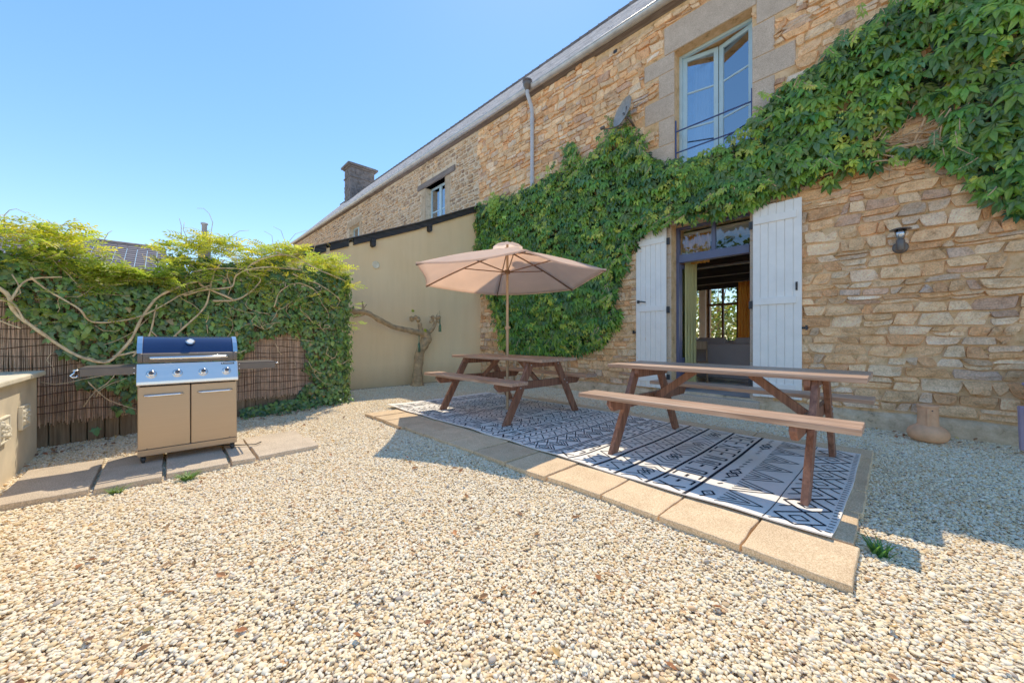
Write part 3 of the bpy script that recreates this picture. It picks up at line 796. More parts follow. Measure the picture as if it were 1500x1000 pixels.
# garden door at the back of the room
gd = MB(); a, b_, c, d, y = -4.74, -3.30, .15, 2.95, 14.1
for x in (a+.04, a+.5, a+.96, b_-.04): gd.box(x-.035, x+.035, y, y+.07, c, d)
for z in (c+.04, 2.3, d-.04): gd.box(a, b_, y+.003, y+.067, z-.04, z+.04)
gd.box(a, b_, y+.01, y+.06, 1.25, 1.27)
gdo = gd.build('garden_window', M['brownwood'], house)
p = MB(); p.box(a, b_, y+.03, y+.034, c, d); p.build('pane', M['glass_clear'], gdo)
def drape(name, pts, z0, z1, mat, label, amp=.03, gather=0.0):
    m = MB(); vs = []; fs = []; n = 44
    for j in range(9):
        z = z0 + (z1-z0)*j/8
        for i in range(n):
            t = i/(n-1); x = pts[0][0] + (pts[1][0]-pts[0][0])*t; y = pts[0][1] + (pts[1][1]-pts[0][1])*t
            k = 1 - gather*math.sin(math.pi*j/8)
            x = pts[0][0] + (x-pts[0][0])*k
            vs.append((x + amp*.3*math.sin(i*1.7), y + amp*math.sin(i*1.15+.3*j), z))
    for j in range(8):
        for i in range(n-1): fs.append((j*n+i, j*n+i+1, (j+1)*n+i+1, (j+1)*n+i))
    m.add(vs, fs)
    return tag(m.build(name, mat, smooth=True), label, 'curtain')
drape('curtain', ((-2.735, 7.0), (-2.655, 7.34)), .2, 2.72, M['curtain_lit'], 'curtain with its lit lining painted yellow green, hanging just inside the left side of the doorway', .03)
drape('curtain', ((-2.86, 7.18), (-2.36, 7.18)), 2.5, 3.04, M['curtain_orange'], 'gathered orange curtain top seen through the left transom pane', .04)
drape('curtain', ((-3.62, 13.55), (-3.08, 13.55)), .2, 2.95, M['curtain_orange'], 'long orange curtain beside the bright garden window', .05, .3)
# sofa seen from behind
def sofa():
    t_ = thing('sofa', (-2.55, 9.2, .147), 'dark grey fabric sofa standing in the room behind the doorway', 'sofa')
    m = MB(); m.box(-.95, .95, -.42, .42, .08, .42); m.build('seat', M['sofa'], t_, world=False, bevel=.05, segs=3)
    m = MB(); m.prism([(-.46,.1),(-.28,.1),(-.2,.8),(-.28,.86),(-.4,.84)], -.95, .95); m.build('backrest', M['sofa'], t_, world=False, bevel=.04, segs=3)
    for s in (-1, 1):
        m = MB(); m.box(s*1.02-.12, s*1.02+.12, -.42, .44, .08, .62); m.build('armrest', M['sofa'], t_, world=False, bevel=.07, segs=3)
    for s in (-.5, .45):
        m = MB(); m.box(s-.4, s+.4, -.18, .02, .45, .98); m.build('cushion', M['sofa'], t_, world=False, bevel=.08, segs=3)
    return t_
sofa()
t_ = thing('armchair', (-3.3, 10.9, .147), 'dark grey armchair standing between the sofa and the garden window', 'armchair')
m = MB(); m.box(-.4, .4, -.4, .4, .08, .42); m.build('seat', M['sofa'], t_, world=False, bevel=.05, segs=3)
m = MB(); m.prism([(-.46,.1),(-.28,.1),(-.22,.86),(-.3,.92),(-.42,.9)], -.42, .42); m.build('backrest', M['sofa'], t_, world=False, bevel=.06, segs=3)
for s in (-1, 1):
    m = MB(); m.box(s*.48-.1, s*.48+.1, -.42, .4, .08, .62); m.build('armrest', M['sofa'], t_, world=False, bevel=.07, segs=3)
t_ = thing('wooden_chair', (-3.0, 8.3, .147), 'brown wooden chair just inside the doorway left of the sofa', 'chair', rz=R(20))
m = MB(); m.box(-.22, .22, -.22, .22, .43, .46); m.build('seat', M['pole'], t_, world=False, bevel=.01)
for sx_ in (-1, 1):
    for sy_ in (-1, 1):
        m = MB(); m.tube([(sx_*.2, sy_*.2, 0), (sx_*.19, sy_*.19, .9 if sy_ > 0 else .43)], .016, 8); m.build('leg', M['pole'], t_, world=False, smooth=True)
m = MB(); m.box(-.19, .19, .17, .2, .72, .9); m.build('backrest', M['pole'], t_, world=False, bevel=.01)
t_ = thing('picture', (-2.98, 13.88, 1.75), 'small dark framed picture on the back wall of the room', 'picture')
m = MB(); m.box(-.2, .2, -.03, 0, -.3, .3); m.box(-.2,.2,-.04,-.03,-.3,-.26); m.box(-.2,.2,-.04,-.03,.26,.3); m.box(-.2,-.16,-.04,-.03,-.26,.26); m.box(.16,.2,-.04,-.03,-.26,.26)
m.build('frame', M['black'], t_, world=False)
m = MB(); m.box(-.155, .155, -.034, -.0305, -.255, .255); m.build('print', M['interior'], t_, world=False)
t_ = thing('sideboard', (-3.0, 13.65, .147), 'dark brown wooden sideboard against the back wall of the room', 'sideboard')
m = MB(); m.box(-.28, .7, -.2, .25, .08, .95); m.build('body', M['brownwood'], t_, world=False, bevel=.01)
m = MB(); m.box(-.3, .74, -.24, .27, .951, .99); m.build('top', M['brownwood'], t_, world=False, bevel=.006)
for s in (-.02, .44):
    m = MB(); m.box(s-.21, s+.21, -.218, -.2005, .12, .9); dd = m.build('door', M['brownwood'], t_, world=False, bevel=.006)
    m = MB(); m.lathe([(.012,0),(.016,-.015),(.006,-.022)], (s+.15*(1 if s<0 else -1), -.219, .55), 10, 'y'); m.build('knob', M['chrome'], dd, world=False, smooth=True)

# ---- wall lamp, satellite dish
t_ = thing('wall_lamp', (0.005, YW-.03, 2.25), 'dark outdoor wall lamp with flat hat and clear glass on the stone wall', 'lamp')
m = MB(); m.lathe([(.0,0),(.072,0),(.072,-.02),(.06,-.032),(.0,-.036)], (0,0,-.03), 24, 'y'); m.build('wall_plate', M['dark_metal'], t_, world=False, auto=40)
m = MB(); m.lathe([(.0,-.085),(.036,-.085),(.04,-.077),(.04,.035),(.034,.05),(0,.05)], (0,-.12,0), 20); m.build('body', M['dark_metal'], t_, world=False, auto=40)
m = MB(); m.bar((0,-.02,-.03), (0,-.1,-.03), .035, .05); m.build('bracket', M['dark_metal'], t_, world=False)
m = MB(); m.lathe([(.034,.051),(.045,.1),(.056,.165)], (0,-.12,0), 24); m.build('glass', M['glass'], t_, world=False, smooth=True)
m = MB(); m.lathe([(0,.057),(.02,.06),(.024,.09),(.018,.12),(0,.13)], (0,-.12,0), 16); m.build('bulb', M['badge_white'], t_, world=False, smooth=True)
m = MB(); m.lathe([(0,.195),(.025,.193),(.065,.184),(.095,.171),(.096,.166),(.06,.168),(0,.168)], (0,-.12,0), 28); m.build('hat', M['dark_metal'], t_, world=False, auto=40)

t_ = thing('satellite_dish', (-3.62, YW-.3, 5.42), 'small weathered satellite dish on the wall above the creeper', 'dish')
m = MB(); m.M = Matrix.Rotation(R(-26), 4, 'Z') @ Matrix.Rotation(R(-14), 4, 'X')
m.lathe([(.0,.06),(.1,.052),(.2,.03),(.27,-.005),(.275,-.01),(.27,-.001),(.2,.036),(.1,.058),(0,.066)], (0,0,0), 28, 'y')
m.build('reflector', M['dish'], t_, world=False, auto=50)
m = MB(); m.tube([(0,.02,-.02),(.1,.1,-.16),(.1,.3,-.24)], .022, 8); m.tube([(.05,.05,-.18),(.05,.06,.1)], .018, 8); m.build('bracket', M['dark_metal'], t_, world=False, smooth=True)
m = MB(); m.tube([(.0,0,-.24),(-.2,-.08,-.27),(-.36,-.14,-.24)], .012, 8); m.lathe([(.0,0),(.03,0),(.03,.08),(0,.08)], (-.39,-.14,-.22), 12, 'x'); m.build('feed_arm', M['dark_metal'], t_, world=False, smooth=True)

# ------------------------------------------------------------------ lean-to with beige gable wall
ext = thing('rendered_outbuilding', (-8.3, 4, 0), 'beige rendered lean-to with black verge boards joining the stone house', 'outbuilding')
EX = -8.3
ez = lambda y: 2.95 + (y-2.3)*.424 + .10*max(0, (y-4.5))/2     # top of wall along the slope
m = MB()
ya = -1.2
P = [(ya, -.3), (YW-.005, -.3), (YW-.005, ez(YW)), (4.5, ez(4.5)), (ya, ez(ya))]
m.prism(P, EX-.3, EX); m.build('wall', M['render'], ext)
m = MB()
rz0 = lambda y: ez(y)+.02
for (y0, y1) in ((ya-.3, 4.5), (4.5, YW-.002)):
    m.add([(EX-6, y0, rz0(y0)+.0), (EX+.0, y0, rz0(y0)), (EX+.0, y1, rz0(y1)), (EX-6, y1, rz0(y1)), (EX-6, y0, rz0(y0)+.05), (EX, y0, rz0(y0)+.05), (EX, y1, rz0(y1)+.05), (EX-6, y1, rz0(y1)+.05)],
          [(0,3,2,1),(4,5,6,7),(0,1,5,4),(3,7,6,2)])
m.build('roof', M['slate'], ext)
m = MB()
ys = [(-1.5, .3), (.34, 1.5), (1.6, 2.05), (2.13, 2.42), (2.5, 2.88), (2.98, YW-.03)]
for a, b in ys:
    pts = [a, b] if not (a < 4.5 < b) else [a, 4.5, b]
    for c, d in zip(pts[:-1], pts[1:]):
        m.prism([(c, ez(c)-.075), (d, ez(d)-.075), (d, ez(d)+.085), (c, ez(c)+.085)], EX+.002, EX+.05)
m.build('verge_board', M['blackwood'], ext, bevel=.005)
m = MB(); m.prism([(-1.5, ez(-1.5)+.088), (4.5, ez(4.5)+.088), (YW-.01, ez(YW)+.088), (YW-.01, ez(YW)+.105), (4.5, ez(4.5)+.105), (-1.5, ez(-1.5)+.105)], EX-.3, EX+.09)
m.build('verge_slates', M['chimney'], ext)
for y in (4.86, 3.4, 2.24):
    m = MB(); z = ez(y)-.12
    m.prism([(y-.05, z+.06), (y-.045, z-.08), (y-.02, z-.11), (y+.02, z-.11), (y+.045, z-.08), (y+.05, z+.06)], EX+.002, EX+.14)
    m.build('rafter_end', M['blackwood'], ext, bevel=.008)
m = MB(); m.box(EX-.05, EX+.11, 6.42, YW-.04, ez(6.5)+.11, ez(6.5)+.13); m.build('flashing', M['zinc'], ext)
m = MB()
m.lathe([(.062,0),(.085,0),(.085,.02),(.075,.028),(.062,.02)], (EX+.002, 3.49, 2.8), 28, 'x'); m.lathe([(0,0),(.062,0),(.055,.012),(0,.016)], (EX+.002, 3.49, 2.8), 28, 'x')
m.build('vent_cap', M['cap'], ext, smooth=True)

# neighbour roof beyond the hedge
nb = thing('neighbour_house', (-21, -4, 0), 'dark slate roofed house just showing above the wisteria', 'house')
m = MB(); m.box(-27, -20.4, -14, -.2, -.2, 3.6); m.build('wall', M['render'], nb)
m = MB(); rr = random.Random(5)
for c in range(14):
    xa = -20 - c*.26; za = 3.55 + c*.124
    y = -14.3
    while y < -.3:
        k = rr.uniform(.75, 1.15); m.col = (.13*k, .115*k, .125*k)
        m.add([(xa+rr.uniform(-.01,.01), y, za+.06), (xa, y+.3, za+.06), (xa-.3, y+.3, za+.17), (xa-.3, y, za+.17), (xa, y, za), (xa, y+.3, za)], [(0,1,2,3),(4,5,1,0)])
        y += .31
m.col = (1,1,1)
m.build('roof', M['slate'], nb)
m = MB(); m.tube([(-23.6, -14.3, 5.26), (-23.6, -.1, 5.26)], .13, 10); m.build('ridge', M['chimney'], nb, smooth=True)
t_ = thing('chimney_flue', (-18, 1.0, 0), 'small chimney with a pale metal flue showing above the wisteria', 'chimney')
m = MB(); m.box(-.16, .16, -.18, .18, 0, 4.85); m.box(-.2,.2,-.22,.22,4.85,4.93); m.build('stack', M['chimney'], t_, world=False)
m = MB(); m.lathe([(.08,4.93),(.08,5.4),(.11,5.4),(.11,5.46),(.08,5.47)], (0,0,0), 16); m.build('flue', M['pvc'], t_, world=False, smooth=True)
# ------------------------------------------------------------------ patio slabs + rug
ordn = ['', 'second', 'third', 'fourth', 'fifth', 'sixth', 'seventh', 'eighth', 'ninth', 'tenth', 'eleventh', 'twelfth']
def slab(name, x0, x1, y0, y1, z1, th, mat, label, group, seed):
    r = random.Random(seed); m = MB()
    nx_, ny_ = max(4, int((x1-x0)/.06)), max(4, int((y1-y0)/.06))
    j = lambda: r.uniform(-.006, .006)
    tx, ty = r.uniform(-.004, .004), r.uniform(-.004, .004)
    vs = []; fs = []
    def P(i, k, z):
        x = x0 + (x1-x0)*i/nx_; y = y0 + (y1-y0)*k/ny_
        e = .006*noise.noise(Vector((x*9, y*9, seed))) + .004*noise.noise(Vector((x*30, y*30, seed)))
        if i in (0, nx_): x += e
        if k in (0, ny_): y += e
        zz = z + tx*(i/nx_-.5)*2 + ty*(k/ny_-.5)*2 + .0025*noise.noise(Vector((x*6, y*6, seed)))
        return (x, y, zz)
    for k in range(ny_+1):
        for i in range(nx_+1): vs.append(P(i, k, z1))
    W_ = nx_+1
    fs = [(k*W_+i, k*W_+i+1, (k+1)*W_+i+1, (k+1)*W_+i) for k in range(ny_) for i in range(nx_)]
    rim = [i for i in range(W_)] + [k*W_+nx_ for k in range(1, ny_+1)] + [ny_*W_+i for i in range(nx_-1, -1, -1)] + [k*W_ for k in range(ny_-1, 0, -1)]
    b = len(vs)
    for q in rim:
        x, y, z = vs[q]; vs.append((x + .004*noise.noise(Vector((x*20,y*20,9))), y + .006*noise.noise(Vector((x*20,y*20,4))), z - th))
    n = len(rim)
    for q in range(n): fs.append((rim[q], b+q, b+(q+1)%n, rim[(q+1)%n]))
    m.add(vs, fs)
    o = m.build(name, mat)
    bv = o.modifiers.new('bevel', 'BEVEL'); bv.width = .006; bv.segments = 2; bv.limit_method = 'ANGLE'; bv.angle_limit = R(50)
    return tag(o, label, 'paving slab', group)
xe = [-.14, -.585, -1.035, -1.45, -1.95, -2.42, -2.88, -3.34, -3.81, -4.27, -4.74, -5.1, -5.42]
for i in range(12):
    lab = ('tan stone slab at the near right corner of the patio edging' if i == 0 else
           'tan stone slab at the far left end of the front patio edging' if i == 11 else
           'tan stone slab, %s from the right along the front patio edging' % ordn[i])
    slab('patio_slab', xe[i+1]+.007, xe[i]-.007, 2.215 - (.0 if i < 3 else .012*(i-3)) + U(-.012,.012), 2.665 + U(-.004,.006), -.003, .06, M['patio'], lab, 'slabs along the front of the patio', 100+i)
ye = [2.685, 3.19, 3.66, 4.2, 4.69]
for i in range(4):
    slab('patio_slab', -.5, -.165 + U(-.008,.008), ye[i]+.006, ye[i+1]-.006, -.003, .055, M['patio'],
         'tan stone slab, %s of the four along the right end of the rug counting from the front' % ['first', 'second', 'third', 'last'][i], 'slabs along the right end of the rug', 200+i)
x = -.17
for i in range(11):
    x2 = x - (.5 + U(-.02,.02))
    slab('patio_slab', x2+.006, x-.006, 4.70, 5.08+U(-.01,.01), -.006, .05, M['patio'],
         ('tan stone slab at the right end of the back patio edging' if i == 0 else 'tan stone slab, %s from the right along the back patio edging' % ordn[i] if i < 10 else 'tan stone slab at the left end of the back patio edging'),
         'slabs along the back of the patio', 300+i)
    x = x2
m = MB(); m.box(-5.4, -.5, 2.68, 4.69, -.08, -.012)
tag(m.build('patio_base', M['plinth']), kind='structure')

# rug: woven bands drawn as part of its own mesh
RX0, RX1, RY0_, RY1_ = -5.82, -.25, 2.64, 4.80
def rugz(x, y):
    e = min(1, max(0, (y-RY0_)/.35))
    z = .004 + .0035*noise.noise(Vector((x*1.6, y*1.6, 5))) + (1-e)*(1-e)*.015*(1+1.3*noise.noise(Vector((x*2.1, 0, 2)))) + .003*noise.noise(Vector((x*5, y*2, 1))) 
    return z
def rugxy(x, y):   # slightly uneven outline
    return x + .008*math.sin(y*2.1) + .002*math.sin(y*7), y + .018*math.sin(x*1.7+.6) + .006*math.sin(x*6.3)
rg_ = MB(); nx_, ny_ = 230, 86
vs = []
for k in range(ny_+1):
    for i in range(nx_+1):
        x = RX0+(RX1-RX0)*i/nx_; y = RY0_+(RY1_-RY0_)*k/ny_
        cr = .05
        X_, Y_ = rugxy(x, y); vs.append((X_, Y_, rugz(x, y)))
W_ = nx_+1
fs = [(k*W_+i, k*W_+i+1, (k+1)*W_+i+1, (k+1)*W_+i) for k in range(ny_) for i in range(nx_)]
rim = [i for i in range(W_)] + [k*W_+nx_ for k in range(1, ny_+1)] + [ny_*W_+i for i in range(nx_-1, -1, -1)] + [k*W_ for k in range(ny_-1, 0, -1)]
b = len(vs)
for q in rim: vs.append((vs[q][0], vs[q][1], vs[q][2]-.008))
n = len(rim)
for q in range(n): fs.append((rim[q], b+q, b+(q+1)%n, rim[(q+1)%n]))
rg_.add(vs, fs)
rg_.mi = 1
def seg(a, b_, w_):
    ax, ay = a; bx_, by = b_
    L = math.hypot(bx_-ax, by-ay)
    if L < 1e-6: return
    nx2, ny2 = -(by-ay)/L*w_/2, (bx_-ax)/L*w_/2
    k = max(1, int(L/.025)); vs = []
    for i in range(k+1):
        t = i/k; x, y = ax+(bx_-ax)*t, ay+(by-ay)*t
        for s in (1, -1):
            xx = min(max(x+s*nx2, RX0+.004), RX1-.004); yy = min(max(y+s*ny2, RY0_+.004), RY1_-.004)
            X_, Y_ = rugxy(xx, yy); vs.append((X_, Y_, rugz(xx, yy)+.0022))
    rg_.add(vs, [(2*i, 2*i+1, 2*i+3, 2*i+2) for i in range(k)])
def path(P, w_, close=False):
    P = P + [P[0]] if close else P
    for a, b_ in zip(P[:-1], P[1:]): seg(a, b_, w_)
ya_, yb_ = RY0_+.03, RY1_-.03
def rep(st, fn, off=0):
    k = int((yb_-ya_)/st); st = (yb_-ya_)/k
    for i in range(k): fn(ya_+st*(i+.5), st)
def stripe(u, w_): seg((RX1-u, RY0_+.005), (RX1-u, RY1_-.005), w_)
lw = .0125
def band(kind, u0, u1):
    xa, xb = RX1-u1, RX1-u0; xc = (xa+xb)/2; h = (xb-xa)/2
    if kind == 'lattice':
        def f(y, s):
            path([(xa, y), (xc, y-s/2), (xb, y), (xc, y+s/2)], lw*1.3, True)
            path([(xa, y-s/2), (xa+h*.45, y-s*.28)], lw); path([(xb, y-s/2), (xb-h*.45, y-s*.28)], lw)
            path([(xc-h*.4, y), (xc, y-s*.2), (xc+h*.4, y), (xc, y+s*.2)], lw, True)
        rep(.25, f)
    elif kind == 'xx':
        def f(y, s):
            path([(xa, y-s/2), (xb, y+s/2)], lw); path([(xb, y-s/2), (xa, y+s/2)], lw)
            path([(xa, y-s*.2), (xa+h*.4, y), (xa, y+s*.2)], lw); path([(xb, y-s*.2), (xb-h*.4, y), (xb, y+s*.2)], lw)
        rep(.16, f)
    elif kind == 'tri':
        def f(y, s):
            path([(xa, y-s*.48), (xb, y), (xa, y+s*.48)], lw); path([(xa, y-s*.3), (xb-h*.6, y), (xa, y+s*.3)], lw); path([(xa, y-s*.13), (xb-h*1.25, y), (xa, y+s*.13)], lw)
        rep(.27 if h > .1 else .2, f)
    elif kind == 'zigdot':
        def f(y, s):
            path([(xa, y-s/2), (xb, y), (xa, y+s/2)], lw)
            for (cx, cy) in ((xa+h*.5, y), (xb-h*.45, y-s*.42)): path([(cx-.012, cy), (cx+.012, cy)], .022)
        rep(.2, f)
    elif kind == 'chev':
        def f(y, s):
            i = round((y-ya_)/s)
            if i % 7 == 3: path([(xc-h*.6, y), (xc, y-s*.75), (xc+h*.6, y), (xc, y+s*.75)], lw, True); path([(xc-h*.2, y), (xc+h*.2, y)], .02)
            else:
                q = 1 if i % 14 < 7 else -1
                path([(xa, y-q*s*.5), (xc, y+q*s*.4), (xb, y-q*s*.5)], lw)
        rep(.075, f)
    elif kind == 'dash':
        rep(.05, lambda y, s: path([(xa, y), (xb, y)], lw*.9))
    elif kind == 'arrow':
        def f(y, s):
            path([(xa, y-s*.35), (xc, y+s*.35), (xb, y-s*.35)], lw*1.2)
        rep(.09, f)
    elif kind == 'block':
        def f(y, s):
            i = round((y-ya_)/s) % 3
            if i == 0:
                path([(xa+.01, y-s*.4), (xb-.01, y-s*.4), (xb-.01, y), (xa+.01, y+s*.1)], lw*1.5); path([(xa+h*.5, y-s*.2), (xb-h*.5, y-s*.2)], lw)
            elif i == 1:
                path([(xa, y-s*.4), (xb, y+s*.2)], lw*1.6); path([(xb, y-s*.4), (xa, y+s*.2)], lw*1.6)
            else:
                path([(xa, y-s*.3), (xa, y+s*.3), (xb, y+s*.3), (xb, y-s*.3)], lw*1.3); path([(xc, y-s*.3), (xc, y+s*.1)], lw*1.8)
        rep(.16, f)
    elif kind == 'dots':
        def f(y, s):
            i = round((y-ya_)/s) % 6
            if i == 2: path([(xc-h*.7, y), (xc, y-s*.7), (xc+h*.7, y), (xc, y+s*.7)], lw*1.2, True); path([(xc-h*.2, y), (xc+h*.2, y)], .015)
            elif i != 3: path([(xc-h*.3, y-s*.2), (xc+h*.1, y+s*.2)], .018)
        rep(.085, f)
    elif kind == 'hex':
        def f(y, s):
            path([(xa, y-s*.2), (xa, y+s*.2), (xc, y+s*.45), (xb, y+s*.2), (xb, y-s*.2), (xc, y-s*.45)], lw*1.2, True)
            path([(xc-h*.35, y), (xc+h*.35, y)], lw*1.6)
        rep(.16, f)
u = .012
band('dash', .008, .035)
seq = [('g',.01),('lattice',.25),('g',.025),('l',.0),('g',.04),('tri',.24),('g',.02),('dots',.12),('g',.03),('s',.024),('g',.03),('block',.2),('g',.025),('s',.024),('g',.025),
       ('chev',.19),('g',.03),('s',.028),('g',.02),('zigdot',.15),('g',.02),('s',.028),('g',.03),('zigdot',.17),('g',.03),('s',.02),('g',.03),('block',.15),('g',.02),('s',.014),('g',.018),('s',.014),
       ('g',.02),('tri',.12),('g',.015),('s',.014),('g',.015),('xx',.13),('g',.015),('s',.02),('g',.02),('zigdot',.13),('g',.02),('s',.014),('g',.02),('arrow',.1),('g',.02),('s',.014),('g',.012),('block',.1),('g',.015),('s',.014),
       ('g',.03),('chev',.12),('g',.02),('hex',.12),('g',.015),('tri',.12),('g',.02),('dots',.09),('g',.02),('s',.012),('g',.02),('block',.1),('g',.012),('s',.012),('g',.012),('dash',.05),('g',.02),('s',.012),('g',.02),
       ('arrow',.1),('g',.02),('zigdot',.1),('g',.02),('dash',.04),('g',.02),('s',.012),('g',.02),('lattice',.14),('g',.02),('dots',.08),('g',.02),('s',.012),('g',.02),('arrow',.09),('g',.02),('tri',.1),('g',.02),('chev',.09),('g',.02),('s',.01),('g',.02),('dash',.04),('g',.02),
       ('xx',.12),('g',.02),('arrow',.1),('g',.02),('dots',.08),('g',.02),('s',.012),('g',.02),('lattice',.14),('g',.02),('tri',.1),('g',.02)]
u = .035; i = 0
while u < RX1-RX0-.2:
    k, w_ = seq[i % len(seq)]; i += 1
    if k == 's': stripe(u+w_/2, w_)
    elif k == 'l': stripe(u, .006)
    elif k != 'g': band(k, u, u+w_)
    u += w_
tag(rg_.build('outdoor_rug', [M['rug_white'], M['rug_black']], smooth=False), 'long black and white patterned outdoor rug under both picnic tables', 'rug')

# ------------------------------------------------------------------ picnic tables
def plank(mb, x0, x1, y0, y1, z0, z1): mb.box(x0, x1, y0, y1, z0, z1)
def picnic(label):
    t_ = thing('picnic_table', (0,0,0), label, 'picnic table', 'wooden picnic tables on the rug')
    L = 1.005; zt = .825
    m = MB(); y = -.365; pw = .1405
    for i in range(5): plank(m, -L+U(-.003,.003), L+U(-.003,.003), y, y+pw, zt-.038, zt+U(-.001,.001)); y += pw + .0075
    m.build('tabletop', M['wood'], t_, world=False, bevel=.005)
    for s in (-1, 1):
        m = MB(); yc = s*.742
        plank(m, -L, L, yc-.14, yc-.003, .525, .565); plank(m, -L, L, yc+.003, yc+.14, .525, .565)
        m.build('seat', M['wood'], t_, world=False, bevel=.005)
    for sx in (-1, 1):
        xl = sx*.725
        for s in (-1, 1):
            m = MB()
            a = Vector((xl, s*.715, 0)); b_ = Vector((xl, s*.255, .785)); hw = .052
            d = (b_-a).normalized(); 
            wy_ = hw/abs(d.z)
            m.prism([(a.y-wy_, 0), (a.y+wy_, 0), (b_.y+wy_, .785), (b_.y-wy_, .785)], xl-.022, xl+.022)
            m.build('leg', M['wood_y'], t_, world=False, bevel=.004)
        xi = xl - sx*.046
        m = MB(); m.prism([(-.86,.522),(-.87,.49),(-.8,.42),(.8,.42),(.87,.49),(.86,.522)], xi-.0215, xi+.0215); m.build('cross_beam', M['wood_y'], t_, world=False, bevel=.004)
        m = MB(); m.prism([(-.35,.785),(-.35,.74),(-.31,.70),(.31,.70),(.35,.74),(.35,.785)], xi-.0215, xi+.0215); m.build('top_batten', M['wood_y'], t_, world=False, bevel=.004)
        m = MB(); m.bar((xi-sx*.024, 0, .45), (sx*.24, 0, .775), .07, .034, up=(0,1,0)); m.build('brace', M['wood_y'], t_, world=False, bevel=.003)
        for s in (-1, 1):
            for (yy, zz) in ((s*.42, .5), (s*.48, .45), (s*.28, .74)):
                m = MB(); m.lathe([(.009,0),(.009,sx*.006),(.0,sx*.008)], (xl+sx*.022, yy, zz), 8, 'x'); m.build('bolt', M['zinc'], t_, world=False)
    return t_
pt = picnic('brown picnic table with no parasol, nearer the camera in front of the doorway')
pt.location = (-1.155, 3.81, .008)
pt2 = copy_tree(pt)
pt2['label'] = 'brown picnic table with the parasol pole through it, nearer the creeper corner'
pt2.location = (-4.12, 3.81, .008)

# ------------------------------------------------------------------ parasol
um = thing('parasol', (-4.16, 3.82, 0), 'open pale pink beige parasol with wooden pole standing through the left picnic table', 'parasol')
m = MB(); m.tube([(0,0,.008), (0,0,1.25)], .021, 16); m.tube([(0,0,1.25), (0,0,2.56)], .019, 16); m.build('pole', M['pole'], um, world=False, auto=40)
m = MB(); m.lathe([(.021,0),(.033,.005),(.034,.03),(.03,.06),(.021,.062)], (0,0,1.24), 16); m.tube([(.03,0,1.27),(.06,0,1.27)], .012, 8); m.tube([(-.03,0,1.27),(-.05,.0,1.27)], .009, 8); m.build('collar', M['pole'], um, world=False, auto=40)
Rr, ph, zt_, tx, ty = 1.492, .44, 2.033, .038, -.034
za_ = 2.50
tips = []
for k in range(6):
    a = ph + k*math.pi/3; dx, dy = Rr*math.cos(a), Rr*math.sin(a)
    tips.append(Vector((dx, dy, zt_+tx*dx+ty*dy)))
apex = Vector((0,0,za_))
def canopy_pt(k, s, t):  # s along rib 0..1, t across panel 0..1
    A = apex.lerp(tips[k], s); B = apex.lerp(tips[(k+1)%6], s)
    p = A.lerp(B, t)
    # scalloped edge and slight sag
    sag = math.sin(math.pi*t)
    p = p + (apex.lerp(p, 1) - p)*0
    p.x *= 1 - .045*sag*s*s; p.y *= 1 - .045*sag*s*s
    p.z -= .05*sag*s*(1-.35*s) - .028*math.sin(math.pi*s)*1.0
    return p
m = MB(); NS, NTt = 14, 12
for k in range(6):
    vs = [tuple(canopy_pt(k, .1+.9*s/NS, t_/NTt)) for s in range(NS+1) for t_ in range(NTt+1)]
    W_ = NTt+1
    m.add(vs, [(s*W_+q, s*W_+q+1, (s+1)*W_+q+1, (s+1)*W_+q) for s in range(NS) for q in range(NTt)])
cano = m.build('canopy', M['canopy'], um, world=False, smooth=True)
sd_ = cano.modifiers.new('solid', 'SOLIDIFY'); sd_.thickness = .003
m = MB()
for k in range(6):    # hem and seams
    for s in range(NTt):
        a = canopy_pt(k, 1, s/NTt); b_ = canopy_pt(k, 1, (s+1)/NTt); m.bar(a, b_, .004, .024)
m.build('hem', M['canopy'], um, world=False)
m = MB()              # vent cap
vs = []; NV = 24
for r_, z in ((.0, .05), (.09, .042), (.17, .012), (.235, -.04)):
    for q in range(NV):
        t_ = 2*math.pi*q/NV; rr = r_*(1 + .05*math.cos(6*(t_-ph)))
        wob = .012*noise.noise(Vector((math.cos(t_)*2, math.sin(t_)*2, r_*5)))
        vs.append((rr*math.cos(t_), rr*math.sin(t_), za_+.03+z+wob+.01*math.cos(6*(t_-ph))*r_*4))
m.add(vs, [(j*NV+q, j*NV+(q+1)%NV, (j+1)*NV+(q+1)%NV, (j+1)*NV+q) for j in range(3) for q in range(NV)])
vc = m.build('vent_cap', M['canopy'], um, world=False, smooth=True)
m = MB(); m.lathe([(0,0),(.016,0),(.02,.012),(.012,.022),(0,.025)], (0,0,za_+.078), 14); m.build('finial', M['pole'], um, world=False, smooth=True)
m = MB(); m.lathe([(.02,-.03),(.045,-.03),(.05,0),(.045,.03),(.02,.03)], (0,0,za_-.03), 16); m.build('crown_hub', M['pole'], um, world=False, auto=40)
m = MB(); m.lathe([(.02,-.03),(.04,-.03),(.045,0),(.04,.03),(.02,.03)], (0,0,2.13), 16); m.build('runner', M['rib'], um, world=False, auto=40)
for k in range(6):
    a = apex.copy(); a.z -= .03; b_ = tips[k].copy(); b_.z -= .012
    m = MB(); pts = []
    for s in range(7):
        p = a.lerp(b_, s/6); p.z += .028*math.sin(math.pi*s/6)*1.0 - .012; pts.append(p)
    for p, q in zip(pts[:-1], pts[1:]): m.bar(p, q, .014, .02)
    rbo = m.build('rib', M['rib'], um, world=False)
    m = MB(); p = pts[3].copy(); p.z -= .012; d = Vector((tips[k].x, tips[k].y, 0)).normalized()*.04
    m.bar(Vector((d.x, d.y, 2.13)), p, .012, .016); m.build('strut', M['rib'], rbo, world=False)
m = MB(); p = canopy_pt(3, .55, .55); 
